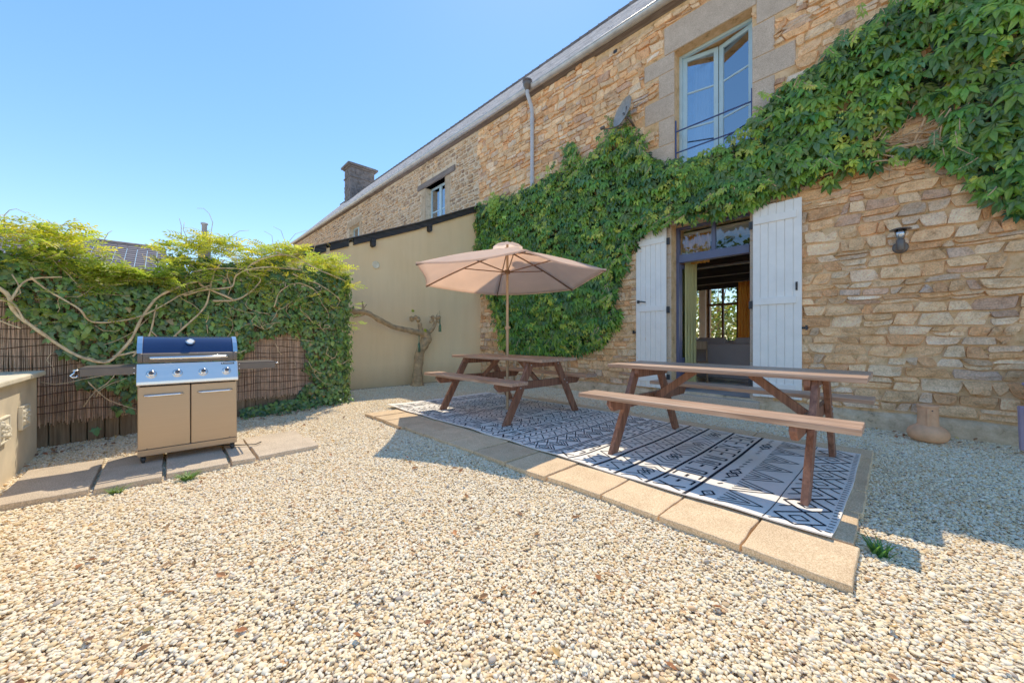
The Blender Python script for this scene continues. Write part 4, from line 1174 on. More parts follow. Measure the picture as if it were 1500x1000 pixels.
m.lathe([(0,0),(.03,0),(.03,.004),(0,.004)], (-.38, -.38, 2.335), 10); m.build('fallen_petal', M['yellow'], um, world=False)

# ------------------------------------------------------------------ gas grill (local: x width, -y front)
gr = thing('gas_grill', (-4.57, .155, 0), 'four burner gas grill with dark lid painted in reflected sky blue, steel control panel and two folding side shelves', 'grill', rz=R(90))
W2 = .35
def gb(name, mb, mat, parent=None, **k): return mb.build(name, mat, parent or gr, world=False, **k)
m = MB()
m.box(-W2, -W2+.015, .004, .46, .12, .69); m.box(W2-.015, W2, .004, .46, .12, .69); m.box(-W2+.015, W2-.015, .45, .46, .12, .69)
m.box(-W2, W2, -.004, .46, .062, .118)
gb('cabinet', m, M['door_steel'], bevel=.004)
m = MB(); m.box(-W2+.016, W2-.016, .03, .44, .12, .68); gb('inner_shell', m, M['rubber'])
for s in (-1, 1):
    m = MB(); a, b_ = (s*.003, s*(W2-.002)); m.box(min(a,b_), max(a,b_), -.022, .002, .123, .675)
    dr = gb('door', m, M['door_steel'], bevel=.005)
    m = MB(); c = s*.18
    m.tube([(c-.125,-.024,.597),(c-.12,-.05,.597),(c-.10,-.056,.597),(c+.10,-.056,.597),(c+.12,-.05,.597),(c+.125,-.024,.597)], .0105, 10); gb('handle', m, M['chrome'], dr, smooth=True)
    m = MB(); c = s*.29
    m.box(c-.004, c+.004, -.024, -.0215, .128, .135); gb('door_catch', m, M['black'], dr)
# control panel
m = MB(); m.prism([(-.012,.878),(.05,.878),(.05,.69),(-.06,.69),(-.068,.698),(-.066,.722)], -W2-.004, W2+.004); cp = gb('control_panel', m, M['steel'], bevel=.004)
def on_panel(x, t, out):  # t 0 bottom..1 top
    a = Vector((0,-.066,.722)); b_ = Vector((0,-.012,.878)); p = a.lerp(b_, t); nn = Vector((0,-(b_.z-a.z),(b_.y-a.y))).normalized()
    p = p + nn*out; return Vector((x, p.y, p.z)), nn
ang_ = math.atan2(.054, .156)
for i, x in enumerate((-.262, -.092, .088, .262)):
    p, nn = on_panel(x, .42, 0.001)
    Mx = Matrix.Translation(p) @ Matrix.Rotation(-ang_, 4, 'X')
    m = MB(); m.M = Mx; m.lathe([(0,0),(.036,0),(.036,-.004),(.03,-.012),(.03,-.014),(0,-.014)], (0,0,0), 28, 'y'); kb = gb('knob', m, M['chrome'], auto=40)
    m = MB(); m.M = Mx; m.lathe([(.0,-.0145),(.025,-.0145),(.0225,-.04),(.019,-.043),(0,-.043)], (0,0,0), 24, 'y'); gb('grip', m, M['chrome'], kb, auto=40)
    m = MB(); m.M = Mx; m.lathe([(0,-.0435),(.0165,-.0435),(.016,-.0455),(0,-.0455)], (0,0,0), 20, 'y'); m.box(-.002, .002, -.048, -.0455, -.013, .013); gb('grip_face', m, M['dark_metal'], kb)
p, nn = on_panel(.275, .88, .0012); Mx = Matrix.Translation(p) @ Matrix.Rotation(-ang_, 4, 'X')
m = MB(); m.M = Mx; m.box(-.052, .05, -.003, 0, -.009, .009); bd = gb('badge', m, M['black'], cp, bevel=.001)
m = MB(); m.M = Mx; m.box(-.047, -.037, -.0036, -.0031, -.005, .005)
x = -.03
for i in range(9): m.box(x, x+.0055, -.0036, -.0031, -.0032, .0032); x += .0082
gb('badge_mark', m, M['badge_white'], cp)
# lid
low = [(-.008,.886),(-.012,.905),(-.004,.962),(.01,.968)]
up = [(.01,.968),(.03,1.01),(.06,1.055),(.1,1.092),(.15,1.114),(.2,1.122),(.32,1.118),(.4,1.09),(.44,1.0),(.45,.886)]
m = MB(); m.prism(up + [(.02,.886)], -W2+.034, W2-.034); ld = gb('lid', m, M['lid'], auto=30)
m = MB(); m.prism([(-.008,.886),(-.012,.905),(-.006,.962),(.012,.9715),(.03,.886)], -W2+.0345, W2-.0345); gb('lid_front', m, M['dark_metal'], ld, auto=30)
m = MB(); m.prism([(y, z) for y, z in up[:-1]] + [(.45,.886),(-.008,.886),(-.014,.905),(-.008,.965)], -W2, -W2+.033); m.prism([(y, z) for y, z in up[:-1]] + [(.45,.886),(-.008,.886),(-.014,.905),(-.008,.965)], W2-.033, W2)
gb('lid_end_casting', m, M['dark_metal'], ld, auto=30, bevel=.004)
m = MB()
for s in (-1, 1):
    a, b_ = sorted((s*(W2-.03), s*(W2+.004)))
    for q in range(5):
        (y0, z0), (y1, z1) = up[q], up[q+1]
        m.add([(a,y0-.006,z0+.004),(b_,y0-.006,z0+.004),(b_,y1-.003,z1+.007),(a,y1-.003,z1+.007)], [(0,1,2,3)])
gb('lid_trim', m, M['chrome'], ld, auto=30)
m = MB(); m.tube([(-.27,-.012,.925),(-.27,-.045,.928),(-.255,-.058,.929),(.255,-.058,.929),(.27,-.045,.928),(.27,-.012,.925)], .0125, 12); gb('lid_handle', m, M['chrome'], ld, smooth=True)
Mx = Matrix.Translation((.0, .058, 1.068)) @ Matrix.Rotation(R(-48), 4, 'X')
m = MB(); m.M = Mx; m.lathe([(0,0),(.034,0),(.034,-.01),(.029,-.014),(.026,-.011),(0,-.011)], (0,0,0), 28, 'y'); gb('thermometer', m, M['chrome'], ld, auto=40)
m = MB(); m.M = Mx; m.lathe([(0,-.0112),(.024,-.0112),(.024,-.0125),(0,-.0125)], (0,0,0), 24, 'y'); gb('thermometer_face', m, M['badge_white'], ld)
# side shelves
for s in (-1, 1):
    m = MB(); a, b_ = sorted((s*(W2+.006), s*(W2+.33)))
    m.box(a, b_, .02, .40, .855, .862)
    m.box(a, b_, .018, .026, .79, .8545); m.box(a, b_, .394, .402, .79, .8545); m.box(min(s*(W2+.322), s*(W2+.33)), max(s*(W2+.322), s*(W2+.33)), .027, .393, .79, .8545)
    sh = gb('side_shelf', m, M['dark_metal'], bevel=.003)
    m = MB(); e = s*(W2+.33)
    m.tube([(e, .05, .84), (e+s*.03, .045, .84), (e+s*.04, .06, .84), (e+s*.04, .36, .84), (e+s*.03, .375, .84), (e, .37, .84)], .007, 8); gb('towel_rail', m, M['chrome'], sh, smooth=True)
    if s < 0:
        m = MB(); m.tube([(e-.03,.045,.84),(e-.032,.04,.82),(e-.05,.035,.8),(e-.04,.035,.785),(e-.02,.035,.785),(e-.012,.035,.8)], .006, 8); gb('hook', m, M['chrome'], sh, smooth=True)
    m = MB()
    for zz in (.845, .8):
        m.lathe([(0,0),(.005,0),(.004,-.004),(0,-.005)], (s*(W2+.02), .018, zz), 8, 'y')
    gb('screw', m, M['chrome'], sh)
for sx in (-1, 1):
    for y in (.03, .42):
        cst = MB(); x = sx*(W2-.035)
        cst.box(x-.018, x-.014, y-.015, y+.025, .02, .06); cst.box(x+.014, x+.018, y-.015, y+.025, .02, .06); cst.box(x-.02, x+.02, y-.02, y+.03, .056, .0615)
        co = gb('caster', cst, M['rubber'])
        m = MB(); m.lathe([(0,-.013),(.022,-.013),(.027,-.008),(.027,.008),(.022,.013),(0,.013)], (x, y, .028), 20, 'x'); gb('wheel', m, M['rubber'], co, auto=40)
m = MB(); m.tube([(.05,.2,.06),(.2,.15,.03),(.36,.05,.02),(.5,-.02,.015),(.56,.05,.015)], .006, 6); gb('gas_hose', m, M['rubber'], smooth=True)

# slabs under the grill (long stone flags)
gx = [(-.86,-.42,-5.0,-4.08), (-.405,-.03,-4.97,-4.05), (-.015,.40,-4.98,-4.08), (.415,.60,-4.97,-4.11), (.60,1.12,-4.97,-4.56)]
gx2 = [(.615, 1.15, -4.54, -4.14)]
labs = ['worn brown stone flag at the left end beside the cream wall', 'worn brown stone flag under the left front wheel of the grill', 'worn brown stone flag under the middle of the grill',
        'narrow worn stone flag under the right front wheel of the grill', 'back half of the worn flags at the right of the grill', 'front half of the worn flags at the right of the grill']
for i, (a, b_, c, d) in enumerate(gx + gx2):
    slab('stone_flag', c, d, a+.006, b_-.006, .0, .07, M['grillslab'], labs[i], 'stone flags under the grill', 400+i)

# ------------------------------------------------------------------ low cream wall at the left
lw_ = thing('cream_garden_wall', (-5, -1.2, 0), 'low cream rendered wall block with flat coping and relief tiles at the left edge', 'wall')
m = MB(); m.box(-5.8, -2.2, -1.65, -.935, -.2, .735); m.build('body', M['cream'], lw_, bevel=.012)
m = MB(); m.box(-5.84, -2.1, -1.7, -.885, .737, .785); m.build('coping', M['cap'], lw_, bevel=.012)
for cx, cz in ((-5.29, .415), (-4.72, .40)):
    m = MB()
    m.box(cx-.11, cx+.11, -.934, -.915, cz-.085, cz+.085)
    for k in range(26):
        a, b_ = U(-.09,.09), U(-.065,.065); r_ = U(.012,.026)
        m.lathe([(0,.02),(r_*.7,.014),(r_,0)], (cx+a, -.915, cz+b_), 8, 'y')
    m.box(cx-.12, cx+.12, -.934, -.908, cz+.085, cz+.1); m.box(cx-.12, cx+.12, -.934, -.908, cz-.1, cz-.085)
    m.box(cx-.125, cx-.11, -.934, -.908, cz-.085, cz+.085); m.box(cx+.11, cx+.125, -.934, -.908, cz-.085, cz+.085)
    m.build('relief_tile', M['cap'], lw_, bevel=.004)

# ------------------------------------------------------------------ pot and lilac chair
t_ = thing('terracotta_pot', (.215, 6.17, -.04), 'terracotta pot with wide squat base and tall cylindrical neck against the wall', 'pot')
m = MB(); m.lathe([(0,0),(.09,0),(.125,.01),(.15,.032),(.162,.068),(.164,.095),(.156,.125),(.136,.15),(.112,.168),(.09,.182),(.084,.2),(.08,.29),(.079,.375),(.088,.38),(.088,.4),(.077,.405),(.071,.38),(.068,.2),(0,.19)], (0,0,0), 40)
m.build('body', M['terracotta'], t_, world=False, auto=35)
m = MB(); m.box(-.011,.011,-.1,-.07,.17,.365); m.build('handle_rib', M['terracotta'], t_, world=False, bevel=.005)
m = MB()
for a in (.03,):
    m.lathe([(0,0),(.007,0),(.007,-.004),(0,-.004)], (a, -.0735, .35), 12, 'y')
m.build('pierced_hole', M['rubber'], t_, world=False)

t_ = thing('lilac_chair', (1.19, 5.93, 0), 'lilac plastic garden chair cut off by the right edge', 'chair', rz=R(14))
m = MB(); m.box(-.25, .25, -.24, .24, .42, .445); m.build('seat', M['lilac'], t_, world=False, bevel=.01)
m = MB(); m.prism([(.21,.44),(.24,.44),(.34,.86),(.31,.86)], -.24, .24); m.build('backrest', M['lilac'], t_, world=False, bevel=.01)
for sx in (-1, 1):
    for sy in (-1, 1):
        x = sx*.265; y = sy*.26; zt2 = .64 if sy < 0 else .44
        m = MB(); m.add([(x-.03+sx*.02, y+sy*.03-.02, 0), (x+.03+sx*.02, y+sy*.03-.02, 0), (x+.03+sx*.02, y+sy*.03+.02, 0), (x-.03+sx*.02, y+sy*.03+.02, 0),
                         (x-.075, y-.03, zt2), (x+.075, y-.03, zt2), (x+.075, y+.02, zt2), (x-.075, y+.02, zt2)], [(0,3,2,1),(4,5,6,7),(0,1,5,4),(1,2,6,5),(2,3,7,6),(3,0,4,7)])
        m.build('leg', M['lilac'], t_, world=False, bevel=.01)
    m = MB(); m.box(sx*.27-.035, sx*.27+.035, -.26, .3, .642, .67); m.build('armrest', M['lilac'], t_, world=False, bevel=.01)
# ------------------------------------------------------------------ foliage tools
def frame(nrm, up):
    n_ = Vector(nrm).normalized(); u_ = Vector(up); x = u_.cross(n_)
    if x.length < 1e-4: x = Vector((1,0,0)).cross(n_)
    x.normalize(); y = n_.cross(x)
    return Matrix((x, y, n_)).transposed()      # columns: right, up, normal
def leaflet(mb, base, d, nrm, L, wd, fold=.18, droop=.15):
    """pointed leaflet from base along d"""
    s = d.cross(nrm).normalized()
    a = base; c = base + d*L*.5 - nrm*droop*L*.12; t_ = base + d*L - nrm*droop*L
    l_ = base + d*L*.48 + s*wd/2 + nrm*fold*wd; r_ = base + d*L*.48 - s*wd/2 + nrm*fold*wd
    l2 = base + d*L*.78 + s*wd*.3 + nrm*(fold*wd*.6 - droop*L*.5); r2 = base + d*L*.78 - s*wd*.3 + nrm*(fold*wd*.6 - droop*L*.5)
    mb.add([tuple(a), tuple(l_), tuple(l2), tuple(t_), tuple(r2), tuple(r_), tuple(c)], [(0,6,1),(6,2,1),(6,3,2),(6,4,3),(6,5,4),(0,5,6)])
def palmate(mb, p, nrm, size, rg, down=(0,0,-1)):
    F = frame(nrm, -Vector(down)); n_ = F.col[2]; dn = -F.col[1]; rt = F.col[0]
    rot = rg.uniform(-.5, .5)
    for k, (a, q) in enumerate(((-1.45,.62), (-.72,.9), (0,1.0), (.72,.9), (1.45,.62))):
        t_ = a + rot; d = (dn*math.cos(t_) + rt*math.sin(t_)).normalized()
        d = (d + n_*rg.uniform(-.25,.1)).normalized()
        leaflet(mb, p + d*size*.08, d, n_, size*q, size*q*.40, .15, .25)
IV = [(0,-.1),(.28,-.28),(.34,-.02),(.6,.08),(.32,.3),(.26,.62),(0,1.0),(-.26,.62),(-.32,.3),(-.6,.08),(-.34,-.02),(-.28,-.28)]
def ivyleaf(mb, p, nrm, size, rg):
    F = frame(nrm, (0,0,1)); n_ = F.col[2]; u_ = -F.col[1]; rt = F.col[0]
    rot = rg.uniform(-.8, .8); c, s = math.cos(rot), math.sin(rot)
    vs = [tuple(p + n_*size*.06)]
    for x, y in IV:
        X, Y = x*c - y*s, x*s + y*c
        vs.append(tuple(p + rt*X*size*.7 + u_*Y*size*.7 - n_*size*.14*(X*X+Y*Y)))
    n = len(IV)
    mb.add(vs, [(0, i+1, (i+1)%n+1) for i in range(n)])
def pinnate(mb, p, d, nrm, L, rg, pairs=5):
    d = d.normalized(); n_ = nrm; s = d.cross(n_).normalized(); n_ = s.cross(d)
    for i in range(pairs):
        t_ = .2 + .75*i/pairs; b = p + d*L*t_ - Vector((0,0,1))*L*.18*t_*t_
        for q in (-1, 1):
            dd = (d*.55 + s*q + n_*rg.uniform(-.2,.2)).normalized(); leaflet(mb, b, dd, n_, L*.30, L*.11, .12, .2)
    leaflet(mb, p + d*L*.95 - Vector((0,0,1))*L*.16, d, n_, L*.3, L*.11, .1, .2)
def tint(base, rg, v=.25, h=.12):
    f = rg.uniform(1-v, 1+v); k = rg.uniform(-h, h)
    return (base[0]*f*(1+k*1.6), base[1]*f, base[2]*f*(1-k))

# ------------------------------------------------------------------ creeper on the house
CREEP = [(-8.6, 4.85), (-7.69, 4.95), (-6.87, 4.80), (-6.14, 4.9), (-5.59, 4.89), (-5.15, 4.98), (-5.07, 5.48), (-4.85, 5.39), (-4.63, 4.91), (-4.21, 5.14), (-3.9, 5.28), (-3.46, 5.1), (-3.19, 4.7), (-2.94, 4.38), (-2.52, 4.18), (-1.99, 4.22), (-1.57, 4.45), (-1.11, 4.81), (-0.74, 4.89), (-0.54, 5.1), (-0.34, 5.18), (-0.1, 5.22), (0.42, 5.3), (2.2, 5.5), (2.2, 2.6), (0.95, 2.5), (0.87, 2.41), (0.79, 2.40), (0.7, 2.6), (0.57, 2.85), (0.42, 3.08), (0.07, 3.28), (-0.41, 3.32), (-0.64, 3.2), (-0.81, 3.28), (-0.96, 3.25), (-1.27, 3.16), (-1.53, 3.1), (-1.9, 3.14), (-2.41, 3.12), (-2.81, 3.1), (-3.26, 3.04), (-3.56, 2.75), (-3.82, 2.11), (-3.71, 1.44), (-4.29, 0.86), (-4.91, 0.74), (-6.03, 0.68), (-7.2, 0.82), (-7.5, 1.5), (-7.8, 2.18), (-8.3, 2.99), (-8.6, 3.81)]
HOLE = [(-0.02, 3.72), (0.12, 3.84), (0.28, 3.8), (0.38, 3.56), (0.36, 3.42), (0.12, 3.42), (-0.1, 3.53)]
rg = random.Random(21)
crp = thing('climbing_creeper', (-5.5, 6.4, 0), 'big green five-fingered creeper climbing the stone wall around the upstairs window', 'creeper')
def edge_d(x, z, P):
    best = 9
    for i in range(len(P)):
        a = P[i-1]; b = P[i]; dx, dz = b[0]-a[0], b[1]-a[1]; t_ = max(0, min(1, ((x-a[0])*dx+(z-a[1])*dz)/(dx*dx+dz*dz+1e-9)))
        best = min(best, math.hypot(x-a[0]-t_*dx, z-a[1]-t_*dz))
    return best
GRN = [(.12,.28,.035), (.17,.35,.04), (.075,.19,.035), (.21,.40,.04), (.14,.25,.08)]
LIME = [(.48,.60,.07), (.36,.52,.06), (.55,.64,.10)]
m = MB(); m2 = MB()
def bulge(x, z):
    return .16 + .15*noise.noise(Vector((x*1.5, z*1.9, 4))) + .08*noise.noise(Vector((x*4, z*4, 9)))
cnt = 0
while cnt < 8600:
    x = rg.uniform(-8.6, 2.2); z = rg.uniform(.6, 5.5)
    # denser leaf on the nearer right part is smaller in number but larger
    wob = .10*noise.noise(Vector((x*3, z*3, 0)))
    if not inpoly(x+wob, z+wob, CREEP): continue
    if inpoly(x, z, HOLE): continue
    if x > 1.3 and rg.random() < .6: continue
    e = edge_d(x, z, CREEP)
    B = max(.04, bulge(x, z))*min(1, .35 + e/.35)
    eh = edge_d(x, z, HOLE); B *= min(1, .2 + eh/.3)
    dep = B*(1 - rg.random()**2*.8) + .03
    y = YW - .05 - dep
    # leaf normal: outwards, leaning up
    gx_ = (bulge(x+.1, z)-bulge(x-.1, z))*3; gz_ = (bulge(x, z+.1)-bulge(x, z-.1))*3
    nrm = Vector((-gx_+rg.gauss(0,.35), -1, -gz_*.6+.45+rg.gauss(0,.35)))
    k = noise.noise(Vector((x*1.3+5, z*1.3, 2)))
    lime = (k > .12 and rg.random() < .5) or rg.random() < .07
    if dep < B*.5: lime = False
    c = tint(rg.choice(LIME if lime else GRN), rg)
    kk = .28 + .72*min(1, max(0, (dep-.03)/B-.35)/.55); kk *= .82 + .36*max(0, noise.noise(Vector((x*2.2, z*2.2, 11)))+.5)  # deeper leaves darkened, shade between leaves put into the colour
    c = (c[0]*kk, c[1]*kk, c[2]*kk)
    if x < -7.3 and z > 4.4: c = tint((.10,.2,.05), rg)
    m.col = c
    size = rg.choice((.07,.10,.12,.135,.15,.17)) * rg.uniform(.85,1.15) * (.72 if lime else 1)
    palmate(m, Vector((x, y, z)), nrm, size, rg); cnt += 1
# clump at the top left, caught light put into its bright colour
for i in range(170):
    a = rg.gauss(0,.12); b_ = rg.gauss(0,.14); m.col = tint((.34,.52,.06), rg, .15)
    palmate(m, Vector((-7.35+a, YW-.3-rg.uniform(0,.15), 4.62+b_)), Vector((rg.gauss(0,.4), -1, .4+rg.gauss(0,.3))), .08, rg)
# inner layer, deep shade put into its dark leaf colour
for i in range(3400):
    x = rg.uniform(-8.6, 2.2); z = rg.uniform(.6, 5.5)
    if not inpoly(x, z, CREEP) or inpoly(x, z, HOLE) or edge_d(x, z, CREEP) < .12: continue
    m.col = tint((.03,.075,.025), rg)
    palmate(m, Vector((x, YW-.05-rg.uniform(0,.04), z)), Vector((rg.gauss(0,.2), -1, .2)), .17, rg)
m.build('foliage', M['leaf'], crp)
# hanging and climbing shoots with young leaves and tendrils
m = MB(); st_ = MB()
def shoot(mb, sb, pts, lf, sz, colr, fn):
    sb.tube(pts, [.006*(1-.7*i/len(pts)) for i in range(len(pts))], 5)
    for i in range(lf):
        t_ = (i+.5)/lf*(len(pts)-1); k = int(t_); f = t_-k
        p = Vector(pts[k]).lerp(Vector(pts[min(k+1, len(pts)-1)]), f)
        mb.col = tint(colr, rg, .2); fn(mb, p, sz*(1.15-.6*i/lf))
for i in range(230):
    while True:
        x = rg.uniform(-8.3, 1.3); z = rg.uniform(.9, 5.3)
        if inpoly(x, z, CREEP) and edge_d(x, z, CREEP) < .3 and not inpoly(x, z, HOLE): break
    up = rg.random() < .45
    y = YW - .12 - bulge(x, z); dx = rg.uniform(-.15,.15); s_ = 1 if up else -1
    L_ = rg.uniform(.1,.26)
    if -3.1 < x < -1.3 and z < 3.6: L_ *= .5; s_ = -1
    if -2.9 < x < -1.4 and z > 3.7: continue
    pts = [(x+dx*t_, y+.05*t_*(1 if up else -1), z+s_*L_*(t_-.25*t_*t_)) for t_ in (0,.3,.6,.85,1)]
    shoot(m, st_, pts, rg.randint(3,5), .075, rg.choice(LIME+GRN), lambda mb, p, s: palmate(mb, p, Vector((rg.gauss(0,.5), -1, .4)), s, rg))
for (x, z) in ((-5.1,5.0),(-5.0,5.1),(-4.95,4.9),(-5.15,5.2),(-4.05,5.2),(-3.8,5.25),(-3.6,5.2),(-3.95,5.3)):
    pts = [(x+rg.uniform(-.05,.05)*k, YW-.12, z+.09*k) for k in range(5)]
    shoot(m, st_, pts, 8, .085, (.16,.28,.05), lambda mb, p, s: palmate(mb, p+Vector((rg.gauss(0,.03),0,0)), Vector((rg.gauss(0,.5), -1, .4)), s, rg))
m.build('young_shoots', M['leaf'], crp)
st_.build('shoot_stem', M['twig'], crp, smooth=True)
st_ = MB()
for i in range(64):     # bare woody stems inside the gap
    a = Vector((rg.uniform(-.5,.42), YW-rg.uniform(.05,.14), rg.uniform(3.3,3.6))); L_ = rg.uniform(.25,.6)
    an = rg.choice([rg.gauss(.1,.3), rg.gauss(1.3,.4), rg.gauss(2.9,.3)])
    pts = []; p = a.copy()
    for k in range(6):
        pts.append(tuple(p)); an += rg.gauss(0,.3); p = p + Vector((math.cos(an)*L_/5, rg.gauss(0,.015), math.sin(an)*L_/5))
    st_.tube(pts, [rg.uniform(.003,.008)]*6, 5)
for pts in ([(-1.5,3.3),(-.9,3.38),(-.4,3.45),(.1,3.42),(.6,3.5)], [(-1.2,3.25),(-.5,3.36),(.0,3.44),(.45,3.4)], [(-2.4,3.3),(-1.8,3.36),(-1.2,3.32)], [(.1,3.4),(.2,3.7),(.1,4.1)], [(.35,3.4),(.32,3.8),(.45,4.2)]):
    st_.tube([(x+.02*math.sin(i*3), YW-.1+.02*math.sin(i*2), z) for i, (x, z) in enumerate(pts)], .013, 6)
for x in (-6.8, -5.9, -5.2):
    st_.tube([(x+.08*math.sin(z*2+x), YW-.09, z) for z in (-.05,.3,.7,1.2,1.8,2.4)], [.035,.03,.028,.025,.02,.015], 8)
st_.build('woody_stem', M['twig'], crp, smooth=True)
t_ = MB()
m = MB()

# ------------------------------------------------------------------ fence with reeds, ivy and wisteria
FA = Vector((-6.1, -1.1, 0)); FU = Vector((-.2559, .9667, 0)); FN = Vector((.9667, .2559, 0))
def FPt(s, off, z): return FA + FU*s + FN*off + Vector((0,0,z))
fen = thing('reed_fence', tuple(FPt(1.6, 0, 0)), 'reed screen fence with wooden boards along its foot, overgrown with ivy', 'fence')
rg = random.Random(31)
m = MB(); s = -3.0
def rip(s, z): return .012*math.sin(s*3.1+z*2) + .01*noise.noise(Vector((s*2, z*2, 0)))
while s < 3.42:
    w_ = rg.uniform(.004, .0085); f = rg.uniform(.55, 1.25); h_ = rg.uniform(-.2,.2)
    m.col = (.74*f*(1+h_*.3), .48*f, .31*f*(1-h_*.3)); zt2 = 1.95 + rg.uniform(-.05,.02); zb2 = .20 + rg.uniform(-.03,.03)
    o_ = rg.uniform(0,.006)
    vs = []; zs = [zb2 + (zt2-zb2)*i/8 for i in range(9)]; ln = rg.uniform(-.006,.006)
    for i, z in enumerate(zs):
        b_ = rip(s, z)+o_
        ss = s + ln*math.sin(i*.8) + .003*math.sin(z*17+s*40)
        vs += [tuple(FPt(ss-w_/2, b_, z)), tuple(FPt(ss, b_+.005, z)), tuple(FPt(ss+w_/2, b_, z))]
    m.add(vs, [(i*3+k, i*3+k+1, i*3+k+4, i*3+k+3) for i in range(8) for k in range(2)])
    s += w_ + rg.uniform(.0005, .004)
m.build('reed_screen', M['reed'], fen)
m = MB()
z = .3
while z < 1.95:
    pts = []; s = -3.0; ph_ = rg.uniform(0, 6)
    while s < 3.42:
        zz = z + .014*math.sin(s*4+ph_) + .008*math.sin(s*11+ph_*2) + .035*math.sin(s*.9+z)
        pts.append(tuple(FPt(s, rip(s, zz)+.014, zz))); s += .09
    m.tube(pts, .0045, 5); z += .098
m.build('binding_wire', M['wire'], fen, smooth=True)
s = -3.0
while s < 3.4:
    w_ = rg.uniform(.11,.17); h_ = rg.uniform(.2,.27)
    m = MB(); m.M = Matrix((( FU.x, FN.x, 0, FA.x), (FU.y, FN.y, 0, FA.y), (0,0,1,0), (0,0,0,1)))
    m.box(s, s+w_-.012, -.06+rg.uniform(-.012,.012), -.03, -.1, h_+.02)
    if s > -1.2: m.build('board', M['board'], fen, bevel=.004)
    s += w_
m = MB(); m.M = Matrix((( FU.x, FN.x, 0, FA.x), (FU.y, FN.y, 0, FA.y), (0,0,1,0), (0,0,0,1)))
m.box(-3, 3.4, -.16, -.1, -.1, 1.95)
m.build('backing_fence', M['board'], fen)

ivy = thing('ivy', tuple(FPt(1.8, .1, 0)), 'dark green ivy smothering the reed fence behind the grill', 'ivy')
IVY = [(-3.2,1.62),(-.26,1.58),(-.04,1.52),(.04,1.32),(.19,1.21),(.28,.86),(.4,.74),(.5,.62),(.62,.42),(.74,.3),(.9,.45),(1.0,.7),(1.3,.62),(1.62,.5),(1.74,.45),(1.86,.63),(2.0,.9),(2.16,1.11),(2.5,1.18),(2.84,.98),(2.86,.5),(2.74,.16),(2.3,.06),(1.9,.04),(1.9,-.06),(3.0,-.1),(3.5,-.05),(3.62,1.0),(3.6,2.2),(3.2,2.3),(1.6,2.2),(1.2,2.10),(1.0,1.86),(.5,1.86),(.38,2.03),(-3.2,2.05)]
PATCH = [(2.86,.1),(2.95,.5),(3.1,.5),(3.0,.08)]
m = MB()
IVC = [(.12,.22,.055), (.16,.30,.065), (.08,.15,.055), (.23,.37,.07), (.18,.26,.10)]
def ib(s, z): 
    b = .18 + .16*noise.noise(Vector((s*1.7, z*1.7, 3))) + .09*noise.noise(Vector((s*4.5, z*4.5, 8)))
    b += .10*max(0, min(1, (z-1.2)))
    return b
cnt = 0
while cnt < 8200:
    s = rg.uniform(-3.0, 3.62); z = rg.uniform(-.08, 2.4)
    if s < -.5 and rg.random() < .5: continue
    w_ = .12*noise.noise(Vector((s*4, z*4, 0))) + .06*noise.noise(Vector((s*11, z*11, 4)))
    if not inpoly(s+w_, z+w_, IVY): continue
    e = edge_d(s, z, IVY)
    B = max(.05, ib(s, z))*min(1, .3+e/.3); d = B*(1-rg.random()**2*.75)+.02
    gs = (ib(s+.08, z)-ib(s-.08, z))*3; gz_ = (ib(s, z+.08)-ib(s, z-.08))*3
    nrm = FN*1 + FU*(-gs+rg.gauss(0,.35)) + Vector((0,0,-gz_*.5+.4+rg.gauss(0,.3)))
    r_ = rg.random()
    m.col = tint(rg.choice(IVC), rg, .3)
    kk = .45 + .6*min(1, max(0, (d-.02)/B-.3)/.6); m.col = tuple(q*kk for q in m.col)  # inner ivy darkened with depth, hedge shade put into the colour
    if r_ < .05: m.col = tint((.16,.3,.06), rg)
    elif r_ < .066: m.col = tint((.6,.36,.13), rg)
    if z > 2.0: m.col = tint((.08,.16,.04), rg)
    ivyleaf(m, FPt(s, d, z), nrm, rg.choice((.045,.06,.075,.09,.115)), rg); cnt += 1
# rounded right end and back of the hedge
for i in range(1500):
    z = rg.uniform(-.05, 2.3); a = rg.uniform(0, math.pi); rr = .2 + .05*noise.noise(Vector((a, z*2, 1)))
    s = 3.48 + rr*math.sin(a)*.7; o_ = rr*math.cos(a)
    m.col = tint(rg.choice(IVC), rg, .3)
    o_ += rg.gauss(0,.03); s += rg.gauss(0,.035)+.05*noise.noise(Vector((z*3,o_*3,5)))
    ivyleaf(m, FPt(s, o_, z), FU*math.sin(a) + FN*math.cos(a) + Vector((0,0,.3+rg.gauss(0,.3))) + FN*rg.gauss(0,.3), rg.uniform(.05,.09), rg)
for i in range(1600):   # top
    s = rg.uniform(-2, 3.5); o_ = rg.uniform(-.4,.3); z = (1.8 if .4 < s < 1.08 else 1.98 if s < 1.1 else 2.12) + .1*noise.noise(Vector((s*2,o_*2,0)))
    m.col = tint(rg.choice(IVC), rg, .3); ivyleaf(m, FPt(s, o_, z), Vector((rg.gauss(0,.4), rg.gauss(0,.4), 1)), rg.uniform(.05,.09), rg)
for i in range(420):    # ground ivy at the foot of the fence
    s = rg.uniform(1.9, 3.5); o_ = abs(rg.gauss(0,.14))+.05; z = rg.uniform(-.03,.12)
    m.col = tint(rg.choice(IVC), rg, .3); ivyleaf(m, FPt(s, o_, z), Vector((.5,0,1))+FN*rg.uniform(0,.6)+FU*rg.gauss(0,.4), rg.uniform(.05,.09), rg)
for (s, z) in ((.76,.27),(.5,.1)):
    m.col = (.12,.3,.09); ivyleaf(m, FPt(s, .12, z), FN+Vector((0,0,.5)), .12, rg)
m.build('foliage', M['ivy'], ivy)

